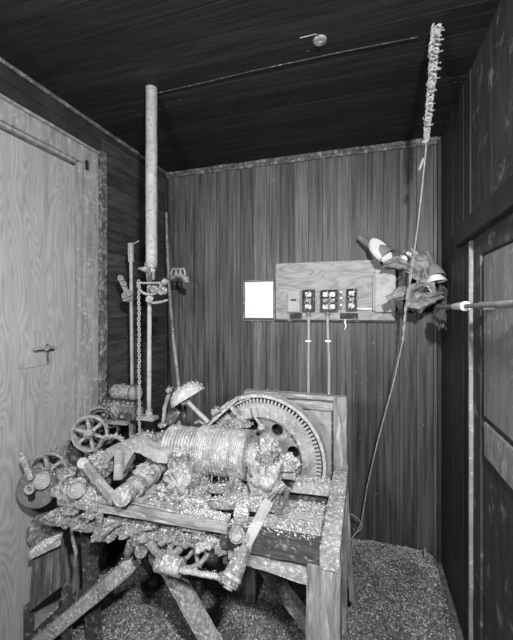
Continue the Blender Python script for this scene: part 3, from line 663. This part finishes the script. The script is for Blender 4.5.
# bearing pedestals
def pedestal(px, pyt, pyb, w, Y, label, m='crust', amp=.012, d=.13):
    a = P(px, pyt, Y); b_ = P(px, pyb, Y); t = thing('bearing_pedestal', b_, label, 'bearing')
    h = a.z-b_.z; c = V((a.x, Y, 0))
    pr = [(-w/2, b_.z), (w/2, b_.z), (w/2*.95, b_.z+h*.18), (w*.36, b_.z+h*.5), (w*.34, b_.z+h*.8), (w*.2, a.z), (-w*.2, a.z), (-w*.34, b_.z+h*.8), (-w*.36, b_.z+h*.5), (-w/2*.95, b_.z+h*.18)]
    fin(B().prism([V((a.x+x, Y-d/2, z)) for x, z in pr], (0, d, 0)), 'pedestal_body', M[m], t, rough=amp, res=.014, nsc=26, mach=True)
    fin(B().box((a.x, Y, b_.z+.008), (w*1.25, d*1.2, .02)), 'foot_plate', M[m], t, rough=.003, res=.02, mach=True)
    for s in (-1, 1): fin(B().cyl(V((a.x+s*w*.53, Y-d*.3, b_.z)), V((a.x+s*w*.53, Y-d*.3, b_.z+.035)), .009, n=6), 'bolt', M['iron'], t, rough=.001, mach=True)
    fin(B().lump((a.x, Y-d*.1, a.z), (w*.26, d*.3, h*.15), amp=.45), 'bearing_cap', M['dung'], t, rough=.004, res=.01, mach=True)
    fin(B().lump((a.x-.005, Y-d*.3, b_.z+h*.42), (w*(.60 if w < .13 else .36), d*.5, h*.40), amp=.3, seed=int(px)), 'bearing_housing', M['dung'], t, rough=.006, res=.012, nsc=34, mach=True)
    return t
pedestal(268, 446, 500, .115, 1.40, 'crusted bearing pedestal at the right end of the rope drum', amp=.016)
pedestal(184, 452, 492, .15, 1.33, 'crusted bearing pedestal under the left coils of the rope drum', amp=.016, d=.10)
t = thing('gusset_plate', P(272, 497, 1.3), 'thin slanted plate bracing the right bearing pedestal', 'plate')
fin(B().prism([P(283, 484, 1.34), P(262, 507, 1.22), P(258, 512, 1.22), P(262, 498, 1.34)], (.006, .004, 0)), 'plate', M['iron'], t, rough=.001)
fin(B().cyl(P(257, 437, 1.49), P(247, 424, 1.49), .006), 'rod_stub', M['iron'], t) if False else None

# lever frame and angled bars above the drum
t = thing('lever_frame', P(222, 425, 1.5), 'angled flat bars rising from the drum top toward the gear', 'lever')
tb('flat_bar', P(207, 425, 1.47), P(237, 398, 1.50), .022, .012, 'timber', par=t)
tb('flat_bar', P(227, 402, 1.49), P(236, 414, 1.49), .028, .014, 'timber', par=t)
tb('flat_bar', P(233, 405, 1.52), P(249, 398, 1.54), .008, .008, 'timber', par=t)
fin(B().cyl(P(212, 413, 1.46), P(218, 409, 1.46), .015, n=16), 'roller', M['iron'], t, rough=.002, mach=True)
fin(B().tube([P(194, 423, 1.45), P(199, 421, 1.45), P(203, 424, 1.45), P(208, 421, 1.45)], .008, n=8), 'link', M['iron'], t, rough=.002, mach=True)
fin(B().lump(P(236, 424, 1.50), (.06, .03, .02), amp=.35), 'crusted_cap', M['crust'], t, mach=True)
# cup shade with its stem
t = thing('reflector_lamp', P(205, 425, 1.47), 'dusty dished lamp reflector on a slanting stem above the drum', 'lamp')
q = P(184, 392, 1.45); ax = V((.62, .05, -1)).normalized(); R_ = S(18, 184, 1.45)
fin(B().lathe(q-ax*.028, ax, [(.0, 0), (R_*.45, .002), (R_*.82, .018), (R_, .045), (R_*1.02, .060), (R_*.96, .060), (R_*.78, .028), (0, .012)], n=40), 'reflector', M['rope'], t, rough=.002, res=.015, mach=True)
fin(B().cyl(P(183, 398, 1.42), P(207, 422, 1.44), .0105, n=16), 'stem', M['pipe'], t, rough=.0015, res=.02, mach=True)
fin(B().lump(P(183, 399, 1.41), (.02, .018, .024), amp=.4, sub=3), 'bulb_socket', M['crust'], t)
fin(B().lump(P(168, 390, 1.45), (.014, .014, .014), amp=.3, sub=3), 'end_lug', M['crust'], t)
t = thing('curved_pipe_stub', P(162, 425, 1.46), 'curved pale pipe bending down from the reflector left edge', 'pipe')
fin(B().tube([P(170, 388, 1.47), P(167, 397, 1.47), P(163.5, 408, 1.47), P(163, 416, 1.47), P(162, 424, 1.47)], .0095, n=10), 'tube', M['iron'], t, rough=.002, mach=True)
fin(B().lump(P(161.5, 425, 1.46), (.02, .02, .012), amp=.3, sub=3), 'flange', M['crust'], t)
t = thing('mesh_guard', P(171, 423, 1.50), 'mottled oval plate standing under the reflector', 'plate')
fin(B().prism([P(x, y, 1.49) for x, y in ((173, 402), (178, 406), (178.5, 413), (173, 424), (166, 425), (165, 420), (168, 408))], (0, .02, 0)), 'plate', M['irond'], t, rough=.003, res=.012, mach=True)
for (x, y, l) in ((178, 425, 'short pale bolt standing left of the drum under the reflector'), (173.5, 434, 'short pale bolt on the brake band end left of the drum')):
    fin(B().cyl(P(x, y+3, 1.44), P(x, y-2, 1.44), .012, n=8).cyl(P(x, y-2, 1.44), P(x, y-4, 1.44), .008, n=8), 'bolt', M['iron'], rough=.001, label=l, cat='bolt')
# thin upright under reflector
tb('upright', P(184, 425, 1.54), P(184, 406, 1.54), .014, .014, 'timberd', up=(0, 1, 0), par=t)

# brake drum and band left of the coils
t = thing('brake_drum', P(170, 500, 1.50), 'dark brake drum with a curved band, left of the rope coils', 'brake')
bc = P(171, 469, 1.50); kb = S(1, 171, 1.50); ax = V((-.2, 1, 0)).normalized()
fin(B().cyl(bc-ax*.02, bc+ax*.03, 27*kb, n=56), 'drum_face', M['disc'], t, rough=.001, res=.05)
fin(B().ring(bc, ax, 31*kb, 27.2*kb, .045, n=56), 'groove', M['black'], t)
fin(B().ring(bc-ax*.004, ax, 37*kb, 31*kb, .06, n=48, a0=-1.25, a1=.75, ref=(0, 0, 1)), 'brake_band', M['crust'], t, rough=.005, res=.02, mach=True)
fin(B().tube([P(126, 447, 1.44), P(133, 441, 1.44), P(142, 437, 1.45), P(153, 436, 1.46)], [.02, .022, .024, .02], n=12), 'band_arm', M['crust'], t, rough=.004, res=.02, mach=True)

# A-frame rocker
t = thing('rocker_frame', P(120, 480, 1.28), 'heavy crusted A-shaped rocker arm at the left half of the winch', 'rocker arm')
YA = 1.29
fin(B().prism([P(x, y, YA) for x, y in ((97, 458), (106, 449), (122, 441), (133, 438), (148, 446), (166, 454), (166, 463), (154, 462), (140, 454), (133, 452), (128, 460), (122, 473), (116, 472), (120, 455), (112, 456), (104, 466), (97, 470))], (0, .05, 0)), 'rocker_arm', M['gearm'], t, rough=.004, res=.016)
tb('strut', P(118, 450, 1.28), P(117, 480, 1.24), .036, .02, 'gearm', up=(0, 1, 0), par=t, mach=False)
tb('strut', P(133, 446, 1.33), P(121, 476, 1.33), .03, .03, 'crust', up=(0, 1, 0), par=t)
fin(B().lump(P(99, 465, 1.31), (.05, .05, .045), amp=.35, seed=3), 'crusted_boss', M['crust'], t, mach=True)
# long link with eye
t = thing('connecting_link', P(110, 498, 1.18), 'straight flat link slanting down to the front shaft end', 'link')
tb('bar', P(83, 464, 1.20), P(113, 499, 1.09), .034, .022, 'gearm', up=(0, 1, 0), par=t, mach=False)
fin(B().cyl(P(82, 463, 1.18), P(82, 463, 1.23), S(5.2, 82, 1.2), n=24), 'upper_eye', M['gearm'], t, rough=.002)
fin(B().lump(P(112, 500, 1.10), (.02, .015, .015), amp=.3), 'lower_eye', M['crust'], t)
# front shaft
t = thing('front_shaft', P(140, 495, 1.2), 'short thick shaft with a crusted collar in the left foreground', 'shaft')
s0, s1 = P(120, 497, 1.06), P(161, 467, 1.36)
fin(B().cyl(s0, s1, .028, .024, n=28), 'shaft', M['gearm'], t, rough=.002, res=.02)
fin(B().cyl(s0, s0.lerp(s1, .12), .036, n=28), 'end_cap', M['timber'], t, rough=.003, res=.02)
fin(B().cyl(s0.lerp(s1, .28), s0.lerp(s1, .36), .040, n=28), 'collar', M['iron'], t, rough=.002, res=.02)
fin(B().cyl(s0.lerp(s1, .42), s0.lerp(s1, .74), .037, n=28).lump(s0.lerp(s1, .52)+V((0, 0, .03)), (.035, .04, .028), amp=.4, seed=5), 'bearing_block', M['dung'], t, rough=.004, res=.014)
fin(B().lump(s0.lerp(s1, .55)+V((.02, -.02, -.06)), (.06, .045, .035), amp=.4, seed=8), 'bearing_foot', M['crust'], t)
fin(B().cyl(s1-V((0, 0, .01)), s1+(s1-s0).normalized()*.02, .02), 'shaft_tip', M['iron'], t, rough=.001)
# round boss with bar
t = thing('round_boss', P(78, 500, 1.17), 'round cylindrical boss on a short bar at the left front beam', 'boss')
fin(B().cyl(P(76, 489, 1.12), P(79, 488, 1.2), S(8, 77, 1.15), n=32), 'boss', M['iron'], t, rough=.002, res=.02, mach=True)
fin(B().ring(P(76, 489, 1.115), (P(79, 488, 1.2)-P(76, 489, 1.12)), S(8.6, 77, 1.12), S(6.6, 77, 1.12), .012), 'boss_lip', M['iron'], t, rough=.001)
tb('bar', P(53, 490, 1.15), P(92, 499, 1.15), .04, .036, 'timber', par=t)
# deck clutter lumps: crusted castings
for (x, y, Y, d, sd, lb) in ((64, 478, 1.26, (.055, .05, .035), 1, 'crusted lumpy casting right of the left flanged pulley'),
        (92, 476, 1.30, (.06, .05, .04), 2, 'crusted casting under the long connecting link'),
        (158, 493, 1.24, (.04, .035, .02), 4, 'crusted casting right of the front shaft collar'),
        (96, 490, 1.22, (.05, .04, .025), 6, 'low crusted casting between the link and round boss'),
        (199, 500, 1.24, (.03, .04, .03), 7, 'crusted casting directly below the rope drum'),
        (234, 493, 1.34, (.028, .04, .07), 9, 'crusted casting beneath the drum right end'),
        (197, 515, 1.17, (.05, .04, .04), 10, 'crusted knob on the front beam below the drum'),
        (203, 482, 1.40, (.028, .04, .05), 11, 'crusted block between the coils and drum underside'),
        (285, 466, 1.42, (.05, .045, .03), 12, 'litter covered lug between the pedestal and gear web')):
    q = P(x, y, Y); t = thing('crusted_casting', q, lb, 'casting')
    fin(B().lump(q, d, amp=.42, seed=sd), 'casting', M['crust'], t, rough=.004, res=.02, mach=True)
    fin(B().box(q-V((0, 0, d[2]*.8)), (d[0]*1.9, d[1]*1.9, .02)), 'base_plate', M['iron'], t, rough=.003, res=.02, mach=True)
# long base rails of the winch
t = thing('winch_base', (-.7, 1.25, .8), 'flat iron bed rails under the drum and shaft bearings', 'base')
tb('bed_rail', P(150, 497, 1.25), P(262, 507, 1.25), .05, .022, 'crust', par=t)
tb('bed_rail', P(188, 488, 1.38), P(250, 489, 1.38), .05, .022, 'crust', par=t)
tb('cross_bar', P(160, 492, 1.40), P(148, 505, 1.16), .045, .03, 'crust', par=t)
tb('cross_bar', P(243, 487, 1.42), P(240, 522, 1.14), .05, .03, 'crust', par=t)
tb('cross_bar', P(197, 487, 1.42), P(190, 512, 1.14), .05, .03, 'crust', par=t)
tb('cross_bar', P(78, 482, 1.42), P(88, 500, 1.14), .05, .03, 'crust', par=t)

# foreground lever cylinder
t = thing('hand_lever', P(227, 588, 1.05), 'thick round lever hanging forward over the front beam', 'lever')
l0, l1 = P(246, 541, 1.12), P(228, 585, 1.03)
fin(B().cyl(l0, l1, .026, .030, n=30), 'lever_body', M['crust'], t, rough=.003, res=.015, mach=True)
fin(B().cyl(l0.lerp(l1, .80), l0.lerp(l1, .88), .033, n=30).cyl(l1, l1+(l1-l0)*.03, .027, n=30), 'end_ring', M['timber'], t, rough=.001, res=.02, mach=True)
fin(B().cyl(l1, l1+(l1-l0).normalized()*.012, .016, n=24), 'end_face', M['iron'], t)
fin(B().beam(P(245, 545, 1.10), P(268, 500, 1.18), .034, .02, up=(0, 1, 0)), 'stem', M['gearm'], t, rough=.002, res=.02)
fin(B().cyl(P(236, 535, 1.06), P(238, 533, 1.14), .026, n=28), 'knob', M['crust'], t, rough=.004, res=.012)
fin(B().cyl(P(235.5, 535.5, 1.052), P(236.5, 535, 1.07), .017, n=24), 'face', M['iron'], t, rough=.001)
# lower clamp, rod and curved rim
t = thing('rod_clamp', P(168, 573, 1.1), 'light cylindrical clamp on a thin rod under the front beam', 'clamp')
fin(B().cyl(P(158, 561, 1.12), P(181, 568, 1.12), S(8.6, 168, 1.12), n=30), 'clamp_body', M['timber'], t, rough=.003, res=.015, mach=True)
fin(B().cyl(P(158, 560.5, 1.118), P(163, 562, 1.118), S(9.8, 160, 1.12), n=30), 'clamp_band', M['crust'], t, rough=.002, res=.02)
fin(B().cyl(P(178, 570, 1.11), P(227, 579, 1.08), .010, n=18), 'rod', M['rope'], t, rough=.003, res=.012, mach=True)
fin(B().lump(P(222, 577.5, 1.08), (.018, .016, .016), amp=.3, sub=3), 'rod_joint', M['crust'], t)
t = thing('broken_pulley', P(190, 570, 1.16), 'broken pulley rim curving below the front beam', 'pulley')
fin(B().tube([P(207, 545, 1.17), P(206, 555, 1.16), P(200, 563, 1.15), P(190, 568, 1.15), P(180, 568, 1.16)], .009, n=10), 'rim', M['iron'], t, rough=.002, res=.02, mach=True)
fin(B().tube([P(192, 543, 1.18), P(195, 552, 1.17), P(197, 563, 1.16)], .008, n=8), 'spoke', M['iron'], t, rough=.002)
fin(B().tube([P(197, 541, 1.18), P(188, 556, 1.17), P(180, 562, 1.16)], .008, n=8), 'spoke', M['iron'], t, rough=.002)
t = thing('hanger_bracket', P(138, 560, 1.15), 'curved hanger bracket with a nut above the slanted brace', 'bracket')
fin(B().tube([P(127, 553, 1.17), P(131, 543, 1.16), P(139, 538, 1.15), P(147, 540, 1.15), P(153, 548, 1.15), P(159, 557, 1.15)], [.016, .02, .022, .022, .018, .012], n=12), 'arm', M['crust'], t, rough=.004, res=.015, mach=True)
fin(B().cyl(P(140, 551.5, 1.13), P(141, 551, 1.2), S(6.5, 140, 1.15), n=8), 'nut', M['irond'], t, rough=.003, res=.012)
fin(B().ring(P(156, 558, 1.16), (.2, 1, 0), S(9, 156, 1.16), S(5, 156, 1.16), .02), 'eye_ring', M['irond'], t, rough=.002, res=.02)
fin(B().beam(P(150, 552, 1.17), P(165, 572, 1.17), .02, .02, up=(0, 1, 0)), 'link', M['irond'], t, rough=.002)
t = thing('corner_bracket', P(168, 547, 1.16), 'triangular crusted bracket hanging from the front beam above the rod clamp', 'bracket')
fin(B().tube([P(170, 530, 1.15), P(171, 542, 1.15), P(168, 552, 1.14), P(175, 553, 1.14), P(182, 545, 1.15), P(190, 536, 1.15)], [.012, .013, .014, .014, .012, .01], n=10), 'bracket', M['crust'], t, rough=.004, res=.014, mach=True)
t = thing('hook_bracket', P(100, 545, 1.15), 'crusted hook shaped bracket under the left front beam', 'bracket')
fin(B().tube([P(99, 512, 1.12), P(97, 530, 1.12), P(93, 540, 1.12), P(99, 538, 1.12), P(108, 529, 1.12), P(120, 522, 1.13)], [.013, .015, .016, .014, .012, .01], n=10), 'hook', M['crust'], t, rough=.004, res=.014, mach=True)

# left flanged pulley with disc
YL = 1.22
t = thing('flanged_pulley', P(48, 500, YL), 'spoked pulley wheel at the far left front of the winch', 'pulley')
wheel(P(48, 470, YL+.02), (.42, -.9, .12), S(18.5, 48, YL), .03, .010, .018, 5, .016, a0=.3, mt='iron', parent=t)
t = thing('drum_shell', P(48, 452, YL+.1), 'pale curved drum shell behind the far left pulley', 'drum')
fin(B().ring(P(48, 465, YL+.14), (.3, 1, 0), S(17, 48, YL+.1), S(15.5, 48, YL+.1), .07, n=44, a0=-1.2, a1=.9, ref=(0, 0, 1)), 'shell', M['iron'], t, rough=.002, res=.03, mach=True)
t = thing('plain_disc', P(34, 509, YL-.05), 'flat grey disc with a ringed hub at the photograph left edge', 'disc')
YC = 1.165; dc = P(36.5, 487.5, YC); ax = V((.36, -.93, .1)).normalized()
fin(B().cyl(dc+ax*.01, dc-ax*.012, S(19, 34, YC), n=56), 'disc', M['discd'], t, rough=.0015, res=.03, mach=True)
fin(B().ring(P(31.5, 487, YC-.03), ax, S(4.6, 32, YC), S(2.6, 32, YC), .05, n=24), 'hub_ring', M['pipe'], t, rough=.001)
fin(B().cyl(P(31.5, 487, YC-.01), P(31.5, 487, YC-.045), S(2.4, 32, YC), n=16), 'axle_end', M['irond'], t)
fin(B().cyl(P(41, 481, YC-.015), P(46, 479, YC+.06), S(7.5, 42, YC), n=28), 'hub_block', M['iron'], t, rough=.003, res=.015, mach=True)
fin(B().beam(P(30, 492, YC-.022), P(31, 500, YC-.022), .02, .02, up=(0, 1, 0)), 'key', M['black'], t)
tb('lever', P(21, 457, YC-.025), P(30, 480, YC-.025), .024, .012, 'timber', up=(0, 1, 0), par=t)
t = thing('lower_disc', P(38, 545, 1.22), 'dark half hidden disc below the far left pulley', 'disc')
fin(B().cyl(P(44, 530, 1.25), P(45, 529, 1.27), S(16, 44, 1.25), n=48), 'disc', M['irond'], t, rough=.001, res=.04)

# upper spoked wheels by the door
t = thing('spoked_wheel', P(89, 452, 1.46), 'front spoked handwheel standing beside the plywood door', 'wheel')
wheel(P(89, 433, 1.46), (.36, -.93, .05), S(18, 89, 1.46), .022, .012, .024, 6, .014, a0=.2, mt='timber', parent=t)
fin(B().cyl(P(88, 433, 1.40), P(89, 433, 1.5), .016, n=18), 'axle', M['iron'], t, rough=.001)
t = thing('rear_wheel', P(99, 445, 1.56), 'spoked wheel partly hidden behind the front handwheel', 'wheel')
wheel(P(101, 427, 1.60), (.30, -.93, .05), S(17.5, 101, 1.60), .03, .010, .02, 6, .012, a0=.6, mt='irond', parent=t)
t = thing('curved_hoop', P(112, 450, 1.40), 'thin curved hoop standing right of the front handwheel', 'hoop')
hc = P(112, 452, 1.42)
fin(B().tube([hc+V((S(15, 112, 1.42)*math.cos(u), .02*math.cos(u), S(15, 112, 1.42)*math.sin(u))) for u in [.2+2.6*k/16 for k in range(17)]], .009, n=10), 'hoop', M['iron'], t, rough=.002, res=.03, mach=True)
t = thing('bent_strap', P(66, 462, 1.44), 'bent pale strap and short post left of the handwheel', 'strap')
fin(B().tube([P(79, 446, 1.44), P(73, 435, 1.43), P(67, 442, 1.43), P(63.5, 452, 1.43), P(62, 468, 1.43)], [.009, .011, .011, .010, .01], n=8), 'strap', M['iron'], t, rough=.002, mach=True)
fin(B().box(P(73, 459, 1.46), (.05, .05, .11)), 'short_post', M['irond'], t, rough=.002, bevel=.004)
fin(B().beam(P(68, 440, 1.46), P(66, 465, 1.46), .02, .02, up=(0, 1, 0)), 'bar', M['irond'], t)

# motors on the wall shelf
YM = 1.68
def motor(x0, x1, y, r, name, label, m, rings, sag):
    a, b_ = P(x0, y, YM), P(x1, y, YM); b_.z = a.z = P((x0+x1)/2, y, YM).z
    rr = S(r, (x0+x1)/2, YM); t = thing(name, (a+b_)/2-V((0, 0, rr)), label, 'motor'); L = b_.x-a.x
    fin(B().lathe(a, (1, 0, 0), [(0, 0), (rr*.7, 0), (rr, L*.08), (rr, L*.92), (rr*.8, L), (0, L)], n=36), 'housing', M[m], t, rough=.002, res=.025, mach=True)
    for f in rings: fin(B().ring(a+V((L*f, 0, 0)), (1, 0, 0), rr*1.07, rr*.9, L*.05, n=36), 'band', M['irond' if f > .1 else m], t, rough=.001)
    return t, a, b_, rr
t, a, b_, rr = motor(111, 137, 392, 7.3, 'round_motor', 'smooth cylindrical motor housing stacked on a larger ribbed one', 'iron', (.12, .80), 0)
fin(B().cyl(b_-V((.005, 0, 0)), b_+V((.008, 0, 0)), rr*.75, n=28), 'end_plate', M['pipe'], t, rough=.001)
t, a, b_, rr = motor(106, 138, 409.5, 10, 'ribbed_motor', 'large crusted ribbed motor under the smooth cylindrical one', 'irond', (.06, .2, .35, .65, .8, .94), 0)
fin(B().lump(((a.x+b_.x)/2-.01, YM-rr*.9, a.z+.01), (.03, .016, .04), amp=.4), 'terminal_cover', M['iron'], t)
for k in range(5): fin(B().box((a.x+.03+.03*k, YM-rr*.95, a.z-.02+.03*(k % 2)), (.018, .02, .016)), 'lug', M['iron'], t, rough=.002, res=.01)
fin(B().cyl(b_-V((.01, 0, 0)), b_+V((.02, 0, 0)), rr*.4), 'shaft_end', M['iron'], t, rough=.001)
t = thing('motor_shelf', P(112, 424, 1.66), 'narrow shelf arm projecting from the left wall under the ribbed motor', 'shelf')
z = P(114, 421, YM).z
fin(B().box((P(122, 421, YM).x-.17, YM+.02, z-.005), (.36, .13, .018)), 'shelf_board', M['irond'], t, bevel=.003)
fin(B().beam(P(103, 421.5, 1.58), P(127, 423, 1.58), .03, .016), 'front_arm', M['iron'], t, rough=.002, res=.02)
fin(B().beam(P(131.5, 424, 1.70), P(132, 470, 1.70), .026, .026, up=(0, 1, 0)), 'support_post', M['iron'], t, rough=.002)
fin(B().beam(P(131.5, 421, YM+.02), (LEFT, YM+.02, z-.02), .03, .03), 'wall_arm', M['irond'], t)
t = thing('arched_cable', P(100, 402, 1.62), 'dark cable arching left from the ribbed motor over the wheels', 'cable')
fin(B().tube([P(85, 418, 1.56), P(90, 410, 1.57), P(98, 407, 1.58), P(106, 409, 1.62)], .008, n=8), 'cable', M['iron'], t, rough=.001)

# ================================================================== litter: plaster and dropping chips
bpy.context.view_layer.update()
def bvh_of(objs):
    vs, fs = [], []
    for o in objs:
        off = len(vs); me = o.data; w = o.matrix_world
        vs += [w @ v.co for v in me.vertices]; fs += [[off+i for i in p.vertices] for p in me.polygons]
    return BVHTree.FromPolygons(vs, fs)
tree = bvh_of(MACH)
rnd = random.Random(11)
def chips(name, m, n, sampler, smin, smax, label, cat):
    bm = bmesh.new(); c = 0; tries = 0
    while c < n and tries < n*14:
        tries += 1; s = sampler()
        if s is None: continue
        p, nr = s; r = smin*(smax/smin)**(rnd.random()**1.8)
        q = (nr+V((rnd.uniform(-.7, .7), rnd.uniform(-.7, .7), rnd.uniform(-.3, .7)))).normalized().to_track_quat('Z', 'Y').to_matrix()
        k = rnd.choice((4, 5)); th = r*rnd.uniform(.15, .5); a0 = rnd.random()*6; top = []; bot = []
        for j in range(k):
            a = a0+2*PI*j/k; rr = r*rnd.uniform(.5, 1.1)
            v = V((rr*math.cos(a), rr*math.sin(a)*rnd.uniform(.5, 1), 0))
            top.append(bm.verts.new(p+q @ (v*.75+V((0, 0, th))))); bot.append(bm.verts.new(p+q @ (v-V((0, 0, th*.3)))))
        bm.faces.new(top); bm.faces.new(bot[::-1])
        for j in range(k): bm.faces.new((bot[j], bot[(j+1) % k], top[(j+1) % k], top[j]))
        c += 1
    me = bpy.data.meshes.new(name); bm.to_mesh(me); bm.free(); me.materials.append(m)
    o = bpy.data.objects.new(name, me); COL.objects.link(o); o['kind'] = 'stuff'; o['label'] = label; o['category'] = cat
def s_down():
    x = rnd.uniform(-1.42, -.10); y = rnd.uniform(1.05, 1.76)
    dn = noise.noise(V((x*13, y*13, 3)))+.25*noise.noise(V((x*30, y*30, 3)))
    if x > -.12 or rnd.random() > .12+dn*3.4: return None
    if y > 1.5 and rnd.random() < .6: return None
    h = tree.ray_cast(V((x, y, 2.0)), V((rnd.uniform(-.25, .25), rnd.uniform(-.05, .35), -1)).normalized())
    if h[0] is None or h[0].z > 1.2: return None
    if h[0].x > -.16 and rnd.random() < .8: return None
    if h[0].z > .93 and rnd.random() < .75: return None
    if h[0].y > 1.66 and rnd.random() < .85: return None
    n_ = h[1] if h[1].z > 0 else -h[1]
    if n_.z < .45 and rnd.random() < .8: return None
    lift = max(0, dn)*.03*rnd.random() if n_.z > .7 else 0
    return h[0]+V((0, 0, lift)), n_
chips('plaster_litter', M['chip'], 16000, s_down, .0012, .0055, 'pale flaky litter and droppings crusting the whole winch and stand', 'litter')
def s_pile():                                        # thick heaps caught on the machine
    hp = rnd.choice(((280, 468, 1.42, .05), (292, 474, 1.46, .05), (270, 462, 1.42, .04), (255, 505, 1.25, .06), (238, 512, 1.17, .04), (204, 510, 1.17, .04), (285, 512, 1.25, .07), (175, 492, 1.3, .05), (158, 494, 1.22, .03), (105, 492, 1.2, .03), (72, 482, 1.22, .05), (98, 470, 1.3, .05), (50, 540, 1.19, .03), (40, 546, 1.19, .03), (118, 520, 1.16, .06), (150, 527, 1.16, .06), (185, 530, 1.16, .06), (90, 512, 1.16, .05), (60, 512, 1.18, .05), (215, 528, 1.15, .05), (195, 545, 1.16, .03), (262, 445, 1.4, .02)))
    c = P(*hp[:3]); r = hp[3]
    p = c+V((rnd.gauss(0, r*.7), rnd.gauss(0, r*.5), 0))
    h = tree.ray_cast(V((p.x, p.y, c.z+.09)), V((0, 0, -1)))
    if h[0] is None or h[0].z < c.z-.13: return None
    return h[0]+V((0, 0, rnd.random()*.3*r*math.exp(-((p-c).length/r)**2))), V((0, 0, 1))
chips('heaped_litter', M['chip'], 14000, s_pile, .0014, .006, 'heaps of pale flakes caught between the winch castings and beams', 'litter')
ftree = bvh_of([floorlit])
def s_floor():
    x = rnd.uniform(LEFT+.03, RIGHT-.04); y = BACK-.02-(rnd.random()**1.3)*1.1
    if rnd.random() > .65+noise.noise(V((x*6, y*6, 9))): return None
    h = ftree.ray_cast(V((x, y, .5)), V((0, 0, -1)))
    if h[0] is None: return None
    return h[0]+V((0, 0, .001)), V((0, 0, 1))
chips('floor_chips', M['fchip'], 36000, s_floor, .002, .008, 'thick scatter of small flakes over the floor dirt', 'litter')
fin(B().beam(P(424, 548, 2.25), P(424, 556, 2.25), .01, .01, up=(0, 1, 0)), 'wood_sliver', M['pipe'], label='small pale wood sliver upright in the floor litter by the corner', cat='sliver')

# ================================================================== camera and light
cam = bpy.data.cameras.new('camera'); co = bpy.data.objects.new('camera', cam); COL.objects.link(co)
co.location = (0, 0, EYE); co.rotation_euler = (PI/2, 0, YAW)
cam.sensor_fit = 'VERTICAL'; cam.sensor_height = 24; cam.lens = F/640*24; cam.shift_y = -10/640; cam.shift_x = -.5/640; cam.clip_start = .02
bpy.context.scene.camera = co
def area(name, loc, target, size, power):
    l = bpy.data.lights.new(name, 'AREA'); l.shape = 'DISK'; l.size = size; l.energy = power
    o = bpy.data.objects.new(name, l); COL.objects.link(o); o.location = loc
    o.rotation_euler = (V(target)-V(loc)).to_track_quat('-Z', 'Y').to_euler(); return o
area('flash_right', (.24, -.12, 2.10), (-.7, 1.7, 1.0), .09, 80)
area('flash_left', (-.50, .05, 1.62), (-.6, 2.4, 1.4), .12, 24)
w = bpy.data.worlds.new('world'); bpy.context.scene.world = w; w.use_nodes = True
w.node_tree.nodes['Background'].inputs[0].default_value = (1, 1, 1, 1); w.node_tree.nodes['Background'].inputs[1].default_value = .006
vs = bpy.context.scene.view_settings; vs.view_transform = 'Standard'; vs.look = 'None'; vs.exposure = 0.0; vs.gamma = 1; vs.use_curve_mapping = False
